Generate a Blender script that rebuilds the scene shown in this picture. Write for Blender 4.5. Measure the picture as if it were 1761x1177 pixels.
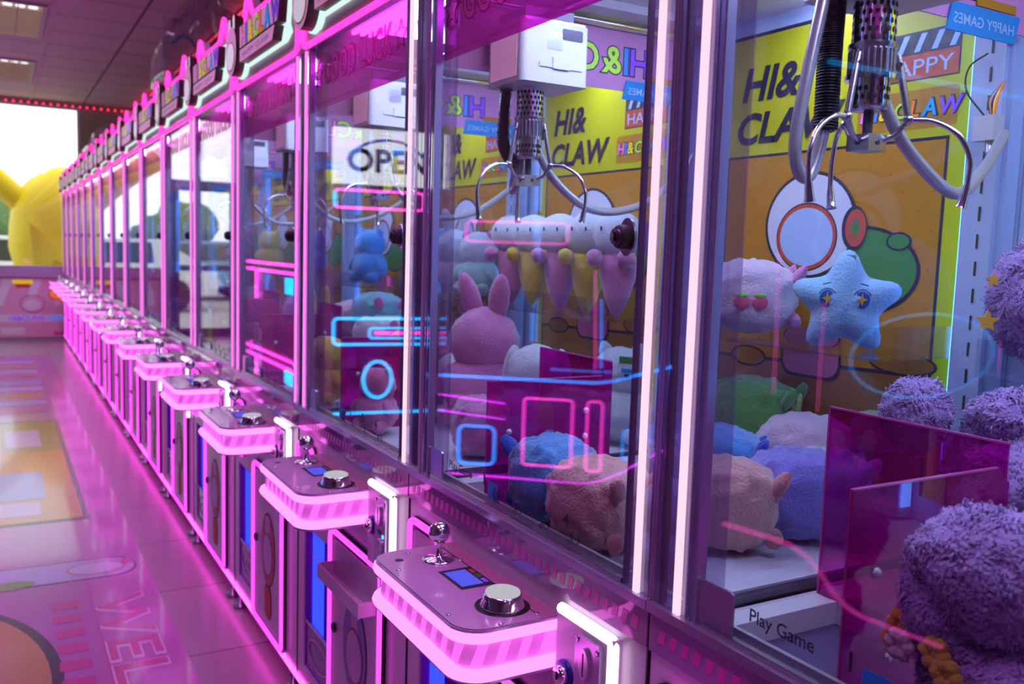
import bpy, bmesh, math, random
from math import pi, sin, cos, radians
from mathutils import Vector, Matrix, noise
random.seed(7)
for o in list(bpy.data.objects): bpy.data.objects.remove(o)
S = bpy.context.scene
C = S.collection
# ------------------------------------------------------------------ camera, sky, exposure
W_, H_ = 1761, 1177
cx, cy, cz, yaw, pitch, roll, FPX = -0.7408, -0.8971, 1.3311, 0.5216, 0.1008, 0.0314, 1544.87
fwd = Vector((sin(yaw)*cos(pitch), cos(yaw)*cos(pitch), -sin(pitch)))
rgt = Vector((cos(yaw), -sin(yaw), 0)); up = rgt.cross(fwd)
r2 = rgt*cos(roll) + up*sin(roll); u2 = up*cos(roll) - rgt*sin(roll)
cam = bpy.data.cameras.new('camera'); camo = bpy.data.objects.new('camera', cam); C.objects.link(camo)
m = Matrix((r2, u2, -fwd)).transposed().to_4x4(); m.translation = (cx, cy, cz)
camo.matrix_world = m
cam.sensor_width = 36; cam.sensor_fit = 'HORIZONTAL'; cam.lens = FPX/W_*36
cam.clip_start = 0.02; cam.clip_end = 300
cam.dof.use_dof = True; cam.dof.focus_distance = 1.42; cam.dof.aperture_fstop = 5.6
S.camera = camo
S.view_settings.view_transform = 'Standard'; S.view_settings.look = 'None'
S.view_settings.exposure = 0.0; S.view_settings.gamma = 1.0; S.view_settings.use_curve_mapping = False
try:
    S.cycles.use_denoising = True; S.cycles.sample_clamp_indirect = 5.0; S.cycles.caustics_reflective = False
    S.cycles.caustics_refractive = False; S.cycles.transparent_max_bounces = 28; S.cycles.max_bounces = 8
    S.cycles.diffuse_bounces = 3; S.cycles.glossy_bounces = 4; S.cycles.use_adaptive_sampling = True
    S.cycles.adaptive_threshold = 0.02
except Exception: pass
wd = bpy.data.worlds.new('sky'); S.world = wd; wd.use_nodes = True
bg = wd.node_tree.nodes['Background']; bg.inputs[0].default_value = (0.93, 0.97, 1.0, 1); bg.inputs[1].default_value = 2.1

# ------------------------------------------------------------------ materials
M = {}
def srgb(r, g, b):
    f = lambda c: (c/255/12.92) if c/255 <= .04045 else ((c/255+.055)/1.055)**2.4
    return (f(r), f(g), f(b))
def mat(name, col, rough=.5, metal=0., spec=.5, emit=None, es=0., coat=0., sheen=0., bump=None, var=None):
    if name in M: return M[name]
    ma = bpy.data.materials.new(name); ma.use_nodes = True; nt = ma.node_tree
    b = nt.nodes['Principled BSDF']
    b.inputs['Base Color'].default_value = (*col, 1); b.inputs['Roughness'].default_value = rough
    b.inputs['Metallic'].default_value = metal; b.inputs['Specular IOR Level'].default_value = spec
    if coat: b.inputs['Coat Weight'].default_value = coat; b.inputs['Coat Roughness'].default_value = .06
    if sheen: b.inputs['Sheen Weight'].default_value = sheen; b.inputs['Sheen Roughness'].default_value = .5
    if emit: b.inputs['Emission Color'].default_value = (*emit, 1); b.inputs['Emission Strength'].default_value = es
    if bump or var:
        tc = nt.nodes.new('ShaderNodeTexCoord'); n = nt.nodes.new('ShaderNodeTexNoise')
        nt.links.new(tc.outputs['Object'], n.inputs['Vector'])
        n.inputs['Scale'].default_value = (bump or var)[0]; n.inputs['Detail'].default_value = 4
        if bump:
            bp = nt.nodes.new('ShaderNodeBump'); bp.inputs['Strength'].default_value = bump[1]; bp.inputs['Distance'].default_value = bump[2]
            nt.links.new(n.outputs['Fac'], bp.inputs['Height']); nt.links.new(bp.outputs['Normal'], b.inputs['Normal'])
        if var:
            mx = nt.nodes.new('ShaderNodeMix'); mx.data_type = 'RGBA'
            mx.inputs[6].default_value = (*col, 1); mx.inputs[7].default_value = (*[c*var[1] for c in col], 1)
            nt.links.new(n.outputs['Fac'], mx.inputs[0]); nt.links.new(mx.outputs[2], b.inputs['Base Color'])
    M[name] = ma; return ma
def emis(name, col, s):
    if name in M: return M[name]
    ma = bpy.data.materials.new(name); ma.use_nodes = True; nt = ma.node_tree; nt.nodes.clear()
    o = nt.nodes.new('ShaderNodeOutputMaterial'); e = nt.nodes.new('ShaderNodeEmission')
    e.inputs[0].default_value = (*col, 1); e.inputs[1].default_value = s; nt.links.new(e.outputs[0], o.inputs[0])
    M[name] = ma; return ma
def clear(name, tint, f0=.05, f1=.9, rough=.0, body=0., bodycol=(1, 1, 1), powr=4.0, thin=0.):
    """clear pane: transparent tint, angle-dependent reflection, optional milky body"""
    if name in M: return M[name]
    ma = bpy.data.materials.new(name); ma.use_nodes = True; nt = ma.node_tree; nt.nodes.clear()
    N = nt.nodes.new; L = nt.links.new
    o = N('ShaderNodeOutputMaterial'); t = N('ShaderNodeBsdfTransparent'); t.inputs[0].default_value = (*tint, 1)
    g = N('ShaderNodeBsdfGlossy'); g.inputs['Roughness'].default_value = rough; g.inputs[0].default_value = (1, 1, 1, 1)
    lw = N('ShaderNodeLayerWeight'); lw.inputs[0].default_value = .5
    pw = N('ShaderNodeMath'); pw.operation = 'POWER'; pw.inputs[1].default_value = powr; L(lw.outputs['Facing'], pw.inputs[0])
    ml = N('ShaderNodeMath'); ml.operation = 'MULTIPLY_ADD'; ml.inputs[1].default_value = f1-f0; ml.inputs[2].default_value = f0
    L(pw.outputs[0], ml.inputs[0])
    a = t
    if body:
        d = N('ShaderNodeBsdfDiffuse'); d.inputs[0].default_value = (*bodycol, 1)
        if thin:        # printed film lets light through from behind
            tl = N('ShaderNodeBsdfTranslucent'); tl.inputs[0].default_value = (*bodycol, 1); md = N('ShaderNodeMixShader'); md.inputs[0].default_value = thin
            L(d.outputs[0], md.inputs[1]); L(tl.outputs[0], md.inputs[2]); d = md
        mb = N('ShaderNodeMixShader'); mb.inputs[0].default_value = body; L(t.outputs[0], mb.inputs[1]); L(d.outputs[0], mb.inputs[2]); a = mb
    mx = N('ShaderNodeMixShader'); L(ml.outputs[0], mx.inputs[0]); L(a.outputs[0], mx.inputs[1]); L(g.outputs[0], mx.inputs[2])
    L(mx.outputs[0], o.inputs[0]); M[name] = ma; return ma

mat('paint', (.72, .68, .76), .35, coat=.2)
mat('white_plastic', (.82, .82, .84), .35)
mat('panel_pink', (.82, .34, .66), .18, coat=.6)
mat('panel_rose', (.72, .22, .40), .2, coat=.5)
mat('black', (.012, .010, .016), .4)
mat('dark_metal', (.12, .10, .13), .35, metal=.7)
mat('chrome', (.85, .85, .88), .08, metal=1)
mat('steel', (.62, .62, .66), .25, metal=1)
mat('rib', (.55, .48, .66), .22, metal=.6)
mat('alu', (.7, .7, .74), .3, metal=.8)
mat('pillar_blue_wash', (.56, .70, .92), .4)  # white pillars and back panel, blue LED glow painted into the base colour
mat('hose', (.58, .58, .62), .28, metal=.5, spec=.6)
mat('coil', (.02, .018, .02), .35)
mat('rubber', (.03, .03, .035), .6)
mat('guard', (.46, .26, .50), .06, coat=1.0)
mat('guard_mauve', (.30, .20, .28), .12, coat=.6)
mat('dash', (.80, .10, .50), .3, coat=.4)
mat('band', (.85, .35, .78), .25, emit=(1, .16, .85), es=.85)
mat('band_stripe', (.72, .34, .72), .3, emit=(.9, .16, .8), es=.38)
emis('neon_panel', (1.0, .15, .86), 2.9)
emis('neon_door', (1.0, .055, .82), 2.4)
emis('neon_sign', (1.0, .035, .36), 2.5)
emis('neon_coin', (1.0, .72, .95), 2.4)
emis('neon_base', (1.0, .05, .75), 6.0)
emis('strip_white', (1.0, .66, .82), 1.12)
emis('strip_pink', (1.0, .22, .85), 1.2)
mat('strip_off', (.60, .45, .65), .2)
emis('led_interior', (.43, .57, 1.0), 28.0); emis('led_side', (.06, .28, 1.0), 9.0); emis('led_front', (.70, .72, 1.0), 25.0)
emis('led_prize', (.05, .08, 1.0), 1.15)
mat('prize_inner', (.40, .06, .92), .5)
mat('flap_purple', (.16, .06, .36), .15, coat=.6)
mat('logo_dark', (.05, .03, .09), .4)
mat('logo_pale', (.72, .62, .80), .4)
emis('screen_blue', (.12, .12, 1.0), .85)
emis('led_blue', (.05, .5, 1.0), 3)
emis('sign_glow', (.78, 1.0, .96), .95)
emis('button_glow', (.9, .88, 1.0), .55)
mat('sign_back', (.60, .46, .62), .5)
mat('sign_pink', (.80, .42, .62), .4, emit=(.8, .35, .6), es=.38); mat('badge_white', (.85, .85, .88), .4, emit=(.9, .9, .95), es=.45)
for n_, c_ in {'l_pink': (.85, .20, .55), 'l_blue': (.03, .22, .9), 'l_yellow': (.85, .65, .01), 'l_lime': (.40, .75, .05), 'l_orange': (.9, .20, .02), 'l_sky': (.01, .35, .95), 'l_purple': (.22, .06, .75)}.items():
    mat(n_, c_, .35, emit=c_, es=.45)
mat('text_blue', (.35, .35, .85), .4)
mat('p_yellow', srgb(212, 205, 20), .45)
mat('p_orange', srgb(205, 140, 30), .45)
mat('p_dark', (.03, .025, .05), .45)
mat('p_white', (.85, .86, .88), .45)
mat('p_red', srgb(215, 85, 50), .45)
mat('p_green', srgb(70, 150, 60), .45)
mat('p_blue', srgb(40, 90, 210), .45)
mat('p_pale', srgb(190, 215, 245), .45)
mat('p_pink', srgb(226, 150, 205), .45)
mat('p_cyan', srgb(30, 150, 225), .45)
mat('p_brown', srgb(168, 112, 40), .45)
clear('glass', (.96, .95, .98), f0=.035, f1=.62, powr=3.4)
clear('side_glass', (.95, .96, .98), f0=.03, f1=.5, powr=4)
clear('acrylic', (.93, .93, .96), f0=.05, f1=.8)
clear('post_clear', (.86, .82, .93), f0=.10, f1=.9, body=.12, bodycol=(.75, .55, .85))
clear('chute', (.84, .07, .62), f0=.05, f1=.7, body=.15, bodycol=(.85, .02, .55))
clear('film', (.86, .16, .66), f0=.03, f1=.4, body=.22, bodycol=(.75, .08, .5), thin=.5)
clear('film_text', (.95, .50, .75), f0=.02, f1=.3, body=.75, bodycol=(.95, .50, .75), thin=.7)
clear('film_line', (.66, .18, .46), f0=.02, f1=.3, body=.10, bodycol=(.6, .05, .35), thin=.6)
clear('plastic_bag', (.80, .74, .82), f0=.10, f1=.8, rough=.12, body=.14, bodycol=(.8, .7, .85))
mat('tray_dark', (.10, .07, .16), .5)
mat('chute_edge', (.75, .10, .45), .2, coat=.4)
mat('fleece', (.80, .82, .85), .95, sheen=.5, bump=(180, .6, .004))

# ------------------------------------------------------------------ mesh builder
_tx = {}
def text_geo(s, size, bold=0., shear=0., spacing=1., ext=0., sx=1.):
    k = (s, size, bold, shear, spacing, ext, sx)
    if k in _tx: return _tx[k]
    cu = bpy.data.curves.new('t', 'FONT'); cu.body = s; cu.size = size; cu.offset = bold*size; cu.shear = shear
    cu.space_character = spacing; cu.extrude = ext; cu.resolution_u = 3; cu.fill_mode = 'BOTH' if ext else 'FRONT'
    ob = bpy.data.objects.new('t', cu); C.objects.link(ob)
    dg = bpy.context.evaluated_depsgraph_get(); me = bpy.data.meshes.new_from_object(ob.evaluated_get(dg))
    v = [(a.co.x*sx, a.co.y, a.co.z) for a in me.vertices]; f = [tuple(p.vertices) for p in me.polygons]
    bpy.data.objects.remove(ob); bpy.data.curves.remove(cu); bpy.data.meshes.remove(me)
    xs = [a[0] for a in v] or [0]
    _tx[k] = (v, f, min(xs), max(xs)); return _tx[k]

class MB:
    def __init__(s): s.v = []; s.f = []; s.mi = []; s.sm = []; s.mats = []
    def mid(s, name):
        if name not in s.mats: s.mats.append(name)
        return s.mats.index(name)
    def add(s, v, f, ma, smooth=False):
        o = len(s.v); s.v += [tuple(a) for a in v]; k = s.mid(ma)
        for q in f: s.f.append(tuple(i+o for i in q)); s.mi.append(k); s.sm.append(smooth)
        return s
    def box(s, x0, x1, y0, y1, z0, z1, ma):
        v = [(x, y, z) for x in (x0, x1) for y in (y0, y1) for z in (z0, z1)]
        return s.add(v, [(0, 1, 3, 2), (4, 6, 7, 5), (0, 4, 5, 1), (2, 3, 7, 6), (0, 2, 6, 4), (1, 5, 7, 3)], ma)
    def prism(s, poly, o, u, v, h, ma, side=None):
        """extrude a 2-D outline along n = u x v by h (h=0: a single face)"""
        o = Vector(o); u = Vector(u); v = Vector(v); n = u.cross(v)
        a = [o + u*p[0] + v*p[1] for p in poly]; k = len(a)
        if h == 0: return s.add(a, [tuple(range(k))], ma)
        b = [p + n*h for p in a]
        s.add(a+b, [tuple(range(k, 2*k)), tuple(range(k-1, -1, -1))], ma)
        s.add(a+b, [(i, (i+1) % k, k+(i+1) % k, k+i) for i in range(k)], side or ma)
        return s
    def tube(s, pts, r, ma, closed=False, n=8, rf=None, cap=True):
        P = [Vector(p) for p in pts]; k = len(P); v = []; f = []
        T = []
        for i in range(k):
            a = P[i-1] if (i or closed) else P[i]; b = P[(i+1) % k] if (i < k-1 or closed) else P[i]
            t = (b-a); T.append(t.normalized() if t.length > 1e-9 else Vector((0, 0, 1)))
        ref = Vector((0, 0, 1)) if abs(T[0].z) < .9 else Vector((1, 0, 0))
        nn = (ref - T[0]*ref.dot(T[0])).normalized()
        for i in range(k):
            nn = nn - T[i]*nn.dot(T[i])
            nn = nn.normalized() if nn.length > 1e-6 else T[i].orthogonal().normalized()
            bb = T[i].cross(nn); rr = r*(rf(i/(k-1 if k > 1 else 1)) if rf else 1)
            for j in range(n):
                a = 2*pi*j/n; v.append(P[i] + nn*(rr*cos(a)) + bb*(rr*sin(a)))
        for i in range(k if closed else k-1):
            i2 = (i+1) % k
            for j in range(n): f.append((i*n+j, i*n+(j+1) % n, i2*n+(j+1) % n, i2*n+j))
        s.add(v, f, ma, True)
        if not closed and cap:
            s.add(v[:n], [tuple(range(n-1, -1, -1))], ma); s.add(v[-n:], [tuple(range(n))], ma)
        return s
    def lathe(s, prof, o, ax, ma, n=24):
        """prof: list of (radius, height) along ax"""
        o = Vector(o); ax = Vector(ax).normalized(); a = ax.orthogonal().normalized(); b = ax.cross(a)
        v = []; f = []; k = len(prof)
        for r, h in prof:
            for j in range(n): t = 2*pi*j/n; v.append(o + ax*h + a*(r*cos(t)) + b*(r*sin(t)))
        for i in range(k-1):
            for j in range(n): f.append((i*n+j, i*n+(j+1) % n, (i+1)*n+(j+1) % n, (i+1)*n+j))
        s.add(v, f, ma, True)
        if prof[0][0] > 1e-4: s.add(v[:n], [tuple(range(n-1, -1, -1))], ma)
        if prof[-1][0] > 1e-4: s.add(v[-n:], [tuple(range(n))], ma)
        return s
    def ball(s, c, r, ma, rot=None, n=20, e=1.0, amp=0., fr=8., seed=0., fn=None):
        """ellipsoid; e<1 squares it off (superellipsoid); amp = lumpiness"""
        c = Vector(c); r = Vector(r if hasattr(r, '__len__') else (r, r, r)); v = []; f = []; m2 = n//2
        sp = lambda x: math.copysign(abs(x)**e, x)
        for i in range(m2+1):
            ph = -pi/2 + pi*i/m2
            for j in range(n):
                th = 2*pi*j/n
                d = Vector((sp(cos(ph))*sp(cos(th)), sp(cos(ph))*sp(sin(th)), sp(sin(ph))))
                if fn: d = fn(d)
                p = Vector((d.x*r.x, d.y*r.y, d.z*r.z))
                if amp: p *= 1 + amp*noise.noise(d*fr*.35 + Vector((seed, seed*2, 3)))+amp*.4*noise.noise(d*fr + Vector((seed, 1, 3)))
                if rot: p = rot @ p
                v.append(c + p)
        for i in range(m2):
            for j in range(n): f.append((i*n+j, i*n+(j+1) % n, (i+1)*n+(j+1) % n, (i+1)*n+j))
        return s.add(v, f, ma, True)
    def text(s, t, size, o, u, v, ma, align=0., h=0., fit=None, **kw):
        """text with its baseline start (align 0), middle (.5) or end (1) at o"""
        vv, ff, a, b = text_geo(t, size, ext=h, **kw)
        o = Vector(o); u = Vector(u); v = Vector(v); n = u.cross(v); k = (fit/(b-a)) if fit else 1
        off = -(a + (b-a)*align)
        return s.add([o + u*((p[0]+off)*k) + v*p[1] + n*(p[2]+h) for p in vv], ff, ma)
    def build(s, name, parent=None, **kw):
        me = bpy.data.meshes.new(name); me.from_pydata(s.v, [], s.f)
        for n_ in s.mats: me.materials.append(M[n_])
        me.polygons.foreach_set('material_index', s.mi); me.polygons.foreach_set('use_smooth', s.sm); me.update()
        o = bpy.data.objects.new(name, me); C.objects.link(o); o.parent = parent
        for k, q in kw.items(): o[k] = q
        return o
def empty(name, loc=(0, 0, 0), label=None, cat=None, group=None, rz=0.):
    o = bpy.data.objects.new(name, None); C.objects.link(o); o.location = loc; o.rotation_euler = (0, 0, rz)
    o.empty_display_size = .05
    if label: tag(o, label, cat, group)
    return o
def tag(o, label, cat, group=None):
    o['label'] = label; o['category'] = cat
    if group: o['group'] = group
    return o
KIDS = {}
def copy_tree(root, loc, skip=(), swap=None, rz=None):
    r = root.copy(); C.objects.link(r); r.location = loc
    if rz is not None: r.rotation_euler = (0, 0, rz)
    for ch in root.children:
        if ch.name.split('.')[0] in skip: continue
        c = ch.copy(); C.objects.link(c); c.parent = r
        for g in ch.children:
            if g.name.split('.')[0] in skip: continue
            d = g.copy(); C.objects.link(d); d.parent = c
            if swap and g.name.split('.')[0] in swap: d.data = swap[g.name.split('.')[0]]
    return r
def rrect(x0, x1, y0, y1, r, n=5):
    P = []
    for (px, py, a0) in ((x1-r, y1-r, 0), (x0+r, y1-r, 90), (x0+r, y0+r, 180), (x1-r, y0+r, 270)):
        for i in range(n+1): a = radians(a0+90*i/n); P.append((px+r*cos(a), py+r*sin(a)))
    return P
def fillet(P, r, closed=False, n=5):
    """round the corners of a 3-D polyline"""
    P = [Vector(p) for p in P]; k = len(P); out = []
    for i in range(k):
        if not closed and i in (0, k-1): out.append(P[i]); continue
        a, b, c = P[i-1], P[i], P[(i+1) % k]; d1 = (a-b); d2 = (c-b); q = min(r, d1.length*.49, d2.length*.49)
        s, e = b+d1.normalized()*q, b+d2.normalized()*q
        for j in range(n+1): t = j/n; out.append(s*(1-t)**2 + b*(2*t*(1-t)) + e*t*t)
    return out
def spline(P, n=8):
    P = [Vector(p) for p in P]; Q = [P[0]*2-P[1]] + P + [P[-1]*2-P[-2]]; out = []
    for i in range(1, len(Q)-2):
        a, b, c, d = Q[i-1:i+3]
        for j in range(n):
            t = j/n; out.append(.5*((2*b)+(c-a)*t+(2*a-5*b+4*c-d)*t*t+(3*b-a-3*c+d)*t**3))
    return out + [P[-1]]
def ell(cx_, cy_, rx, ry, n=24, a0=0): return [(cx_+rx*cos(2*pi*i/n+a0), cy_+ry*sin(2*pi*i/n+a0)) for i in range(n)]
X, Y, Z = Vector((1, 0, 0)), Vector((0, 1, 0)), Vector((0, 0, 1))
FU, FV = -Y, Z          # text on a front face: reads for someone looking along +X

# ------------------------------------------------------------------ the room
RX0, RX1, RY0, RY1, RZ = -3.2, .86, -3.2, 12.12, 3.05
def floor_mat():
    ma = bpy.data.materials.new('floor_tile'); ma.use_nodes = True; nt = ma.node_tree; b = nt.nodes['Principled BSDF']
    N = nt.nodes.new; L = nt.links.new
    tc = N('ShaderNodeTexCoord'); mp = N('ShaderNodeMapping'); mp.inputs['Location'].default_value = (.25, .404, 0)
    L(tc.outputs['Object'], mp.inputs[0])
    br = N('ShaderNodeTexBrick'); br.offset = 0; br.inputs['Scale'].default_value = 1; br.inputs['Brick Width'].default_value = .603
    br.inputs['Row Height'].default_value = .603; br.inputs['Mortar Size'].default_value = .0035; br.inputs['Mortar Smooth'].default_value = .3
    br.inputs['Color1'].default_value = (.38, .33, .32, 1); br.inputs['Color2'].default_value = (.41, .355, .34, 1); br.inputs['Mortar'].default_value = (.10, .08, .08, 1)
    L(mp.outputs[0], br.inputs['Vector']); L(br.outputs['Color'], b.inputs['Base Color'])
    b.inputs['Roughness'].default_value = .24; b.inputs['Specular IOR Level'].default_value = .45
    M['floor_tile'] = ma
floor_mat()
def st(o): o['kind'] = 'structure'; return o
st(MB().box(RX0-.2, RX1+.2, RY0-.2, RY1+.1, -.1, 0, 'floor_tile').build('floor'))
mat('ceil', (.80, .66, .68), .8); mat('ceil_line', (.30, .25, .25), .7); mat('ceil_dark', (.12, .09, .10), .7)
c_ = MB().box(RX0-.1, RX1+.1, RY0-.1, RY1+.1, RZ, RZ+.1, 'ceil')
for i in range(26):
    y = RY0+.4+.62*i; c_.box(RX0, RX1, y-.003, y+.003, RZ-.002, RZ+.001, 'ceil_line')
for x in (-2.72, -1.5, .272): c_.box(x-.008, x+.008, RY0, RY1, RZ-.003, RZ+.001, 'ceil_dark')
c_.box(-.345, -.315, RY0, RY1, RZ-.012, RZ+.001, 'ceil')
st(c_.build('ceiling'))
mat('wall_grey', (.42, .43, .36), .8); mat('wall_rose', (.26, .10, .14), .8); mat('wall_pale', (.40, .36, .42), .8)
st(MB().box(RX1, RX1+.1, RY0-.1, RY1+.1, 0, RZ, 'wall_rose').build('wall_right'))
st(MB().box(RX0-.1, RX1+.1, RY0-.1, RY0, 0, RZ, 'wall_pale').build('wall_back'))
# far wall: low wall, window, post, entrance door
mat('sill', (.52, .34, .55), .5); mat('frame_blue', (.05, .07, .20), .4); mat('frame_white', (.75, .77, .8), .5)
clear('window_glass', (.97, .98, .98), f0=.04, f1=.5)
w = MB().box(-1.22, RX1, RY1, RY1+.1, 0, .93, 'wall_pale').box(.225, RX1, RY1, RY1+.1, .93, RZ, 'wall_grey')
w.box(RX0, .225, RY1, RY1+.1, 2.985, RZ, 'wall_grey').box(RX0, -2.3, RY1, RY1+.1, 0, 2.985, 'wall_pale')
st(w.build('wall_far'))
st(MB().box(-1.16, RX1, RY1-.07, RY1+.0, .815, .955, 'sill').build('trim_1'))
wf = MB().box(-1.22, .225, RY1+.03, RY1+.07, .93, .955, 'frame_white').box(-1.22, .225, RY1+.03, RY1+.07, 2.955, 2.985, 'frame_white')
wf.box(.195, .225, RY1+.02, RY1+.08, .93, 2.985, 'frame_white').box(-1.22, -1.19, RY1+.03, RY1+.07, .93, 2.985, 'frame_white')
win = st(MB().box(-1.19, .195, RY1+.047, RY1+.053, .955, 2.955, 'window_glass').build('window_1')); st(wf.build('window_frame', win))
d = MB().box(-1.32, -1.22, RY1-.01, RY1+.1, 0, 2.985, 'frame_blue').box(-2.3, -2.2, RY1-.01, RY1+.1, 0, 2.985, 'frame_blue')
d.box(-2.2, -1.32, RY1, RY1+.09, 2.02, 2.16, 'frame_blue').box(-2.2, -2.1, RY1+.03, RY1+.07, 0, 2.02, 'frame_blue').box(-1.42, -1.32, RY1+.03, RY1+.07, 0, 2.02, 'frame_blue')
d.box(-2.1, -1.42, RY1+.03, RY1+.07, 0, .12, 'frame_blue').box(-2.1, -1.42, RY1+.03, RY1+.07, .92, 1.0, 'frame_blue')
dr = st(d.build('door_1')); st(MB().box(-2.1, -1.42, RY1+.047, RY1+.053, .12, 2.02, 'window_glass').box(-2.2, -1.32, RY1+.047, RY1+.053, 2.16, 2.985, 'window_glass').build('door_pane', dr))
# left wall with three windows (behind the facing machines, seen only in the glass)
lw = MB(); ys = [(8.2, 11.2)]
lw.box(RX0-.1, RX0, RY0, RY1, 0, 1.0, 'wall_pale').box(RX0-.1, RX0, RY0, RY1, 2.6, RZ, 'wall_pale')
e0 = RY0
for a, b in ys: lw.box(RX0-.1, RX0, e0, a, 1.0, 2.6, 'wall_pale'); e0 = b
lw.box(RX0-.1, RX0, e0, RY1, 1.0, 2.6, 'wall_pale'); st(lw.build('wall_left'))
for i, (a, b) in enumerate(ys):
    g = st(MB().box(RX0-.055, RX0-.05, a+.04, b-.04, 1.04, 2.56, 'window_glass').build('window_%d' % (i+2)))
    f = MB().box(RX0-.08, RX0-.02, a, a+.04, 1, 2.6, 'frame_blue').box(RX0-.08, RX0-.02, b-.04, b, 1, 2.6, 'frame_blue').box(RX0-.08, RX0-.02, a+.04, b-.04, 1, 1.04, 'frame_blue').box(RX0-.08, RX0-.02, a+.04, b-.04, 2.56, 2.6, 'frame_blue')
    st(f.box(RX0-.08, RX0-.02, (a+b)/2-.03, (a+b)/2+.03, 1.04, 2.56, 'frame_blue').build('window_frame', g))
# ------------------------------------------------------------------ claw machine (local: x into the machine, y along the row 0..0.8)
PW = .8
root = empty('claw_machine')
def neon_frame(y0, y1, z0, z1, x, r, rad, ma, closed=True, pts=None):
    P = [(x, a, b) for a, b in rrect(y0, y1, z0, z1, r)] if pts is None else pts
    return MB().tube(P, rad, ma, closed=closed, n=8)
# lower cabinet with the prize opening left free
q = MB().box(.14, .80, .004, .796, .065, .806, 'paint').box(.0, .14, .004, .505, .065, .806, 'paint').box(0, .14, .738, .796, .065, .806, 'paint')
q.box(0, .14, .505, .738, .545, .806, 'paint').box(0, .14, .505, .738, .065, .125, 'paint').box(-.002, .80, .001, .0035, .065, .86, 'dark_metal')
q.box(.302, .80, .004, .796, .806, .842, 'paint').box(.02, .302, .004, .515, .806, .842, 'paint').box(.02, .302, .788, .796, .806, .842, 'paint').box(.0, .02, .004, .796, .806, .842, 'paint')
q.build('cabinet', root)
for fx, fy in ((.06, .06), (.06, .74), (.72, .06), (.72, .74)):
    MB().lathe([(.016, 0), (.024, .004), (.024, .012), (.010, .016), (.009, .066)], (fx-.055, fy, 0), Z, 'steel', 12).build('levelling_foot', root)
MB().box(-.006, .0, .001, .799, .062, .078, 'neon_base').build('base_light', root)
# lower service door with neon outline
q = MB().prism(rrect(.118, .482, .080, .618, .018), (-.0, 0, 0), Y, Z, 0, 'black')
q = MB(); q.prism([(-a, b) for a, b in rrect(.118, .482, .080, .618, .02)], (0, 0, 0), FU, FV, .010, 'black')
q.prism([(-a, b) for a, b in rrect(.150, .450, .106, .590, .012)], (-.010, 0, 0), FU, FV, .002, 'paint')
q.build('service_door', root)
door = bpy.data.objects['service_door']
neon_frame(.126, .474, .088, .610, -.013, .022, .0065, 'neon_door').build('neon_outline', door)
MB().lathe([(.014, 0), (.014, .006), (.008, .008), (.008, .004), (0, .004)], (-.012, .435, .36), -X, 'dark_metal', 14).build('lock', door)
def door_art(c1, c2, c3):
    q = MB(); o = (-.0125, -0, 0)
    P = lambda pts: [(-a, b) for a, b in pts]
    q.prism(P(ell(.285, .36, .082, .120)), (-.0125, 0, 0), FU, FV, .0008, 'p_dark').prism(P(ell(.285, .36, .077, .115)), (-.0134, 0, 0), FU, FV, .0006, c1)
    q.prism(P(rrect(.262, .308, .38, .47, .015)), (-.0141, 0, 0), FU, FV, .0004, c3)
    q.prism(P(ell(.285, .345, .058, .070)), (-.0146, 0, 0), FU, FV, .0004, 'p_brown').prism(P(ell(.285, .345, .052, .064)), (-.0151, 0, 0), FU, FV, .0004, c3)
    q.prism(P(rrect(.245, .325, .135, .245, .03)), (-.0125, 0, 0), FU, FV, .0008, 'p_dark').prism(P(rrect(.25, .32, .14, .24, .028)), (-.0134, 0, 0), FU, FV, .0006, c2)
    return q
mat('art_violet', (.30, .28, .70), .4); mat('art_red', (.65, .10, .14), .4)
art_red = door_art('art_red', 'p_red', 'logo_pale').build('printed_art', door)
art_blue_m = door_art('art_violet', 'art_red', 'logo_pale').build('tmp_art'); am = art_blue_m.data; bpy.data.objects.remove(art_blue_m)
# prize opening
q = MB().box(.125, .138, .507, .736, .127, .543, 'prize_inner').box(.004, .138, .507, .511, .127, .543, 'prize_inner').box(.004, .138, .732, .736, .127, .543, 'prize_inner').box(.004, .138, .507, .736, .127, .131, 'prize_inner').box(.004, .138, .507, .736, .539, .543, 'prize_inner')
pz = q.build('prize_opening', root)
MB().box(.022, .055, .727, .731, .15, .53, 'led_prize').build('recess_light', pz)
q = MB().box(.006, .012, .509, .734, .128, .262, 'flap_purple').box(.003, .007, .509, .734, .258, .266, 'alu')
q.tube([(.004, a, b) for a, b in ell(.62, .195, .085, .04, 28)], .0018, 'logo_pale', closed=True, n=6)
q.text('PUSH', .035, (.0055, .62, .183), FU, FV, 'logo_pale', align=.5, bold=.01); q.build('push_flap', pz)
q = MB(); o_ = Vector((.10, .615, .415))
q.prism(ell(0, 0, .085, .085, 30), o_, FU, FV, .004, 'logo_dark').prism(ell(0, 0, .072, .072, 30), o_-X*.005, FU, FV, .001, 'logo_pale').prism(ell(0, 0, .062, .062, 30), o_-X*.0065, FU, FV, .001, 'logo_dark')
q.prism(rrect(-.092, .092, .002, .052, .008), o_-X*.008, FU, FV, .001, 'logo_dark').prism(rrect(-.078, .078, -.054, -.004, .008), o_-X*.008, FU, FV, .001, 'logo_dark')
q.text('PRIZE', .056, o_-X*.0096+Z*.008, FU, FV, 'logo_pale', align=.5, bold=.025, fit=.165).text('OUT', .054, o_-X*.0096-Z*.048, FU, FV, 'logo_pale', align=.5, bold=.025, fit=.13)
q.build('prize_out_badge', pz)
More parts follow.
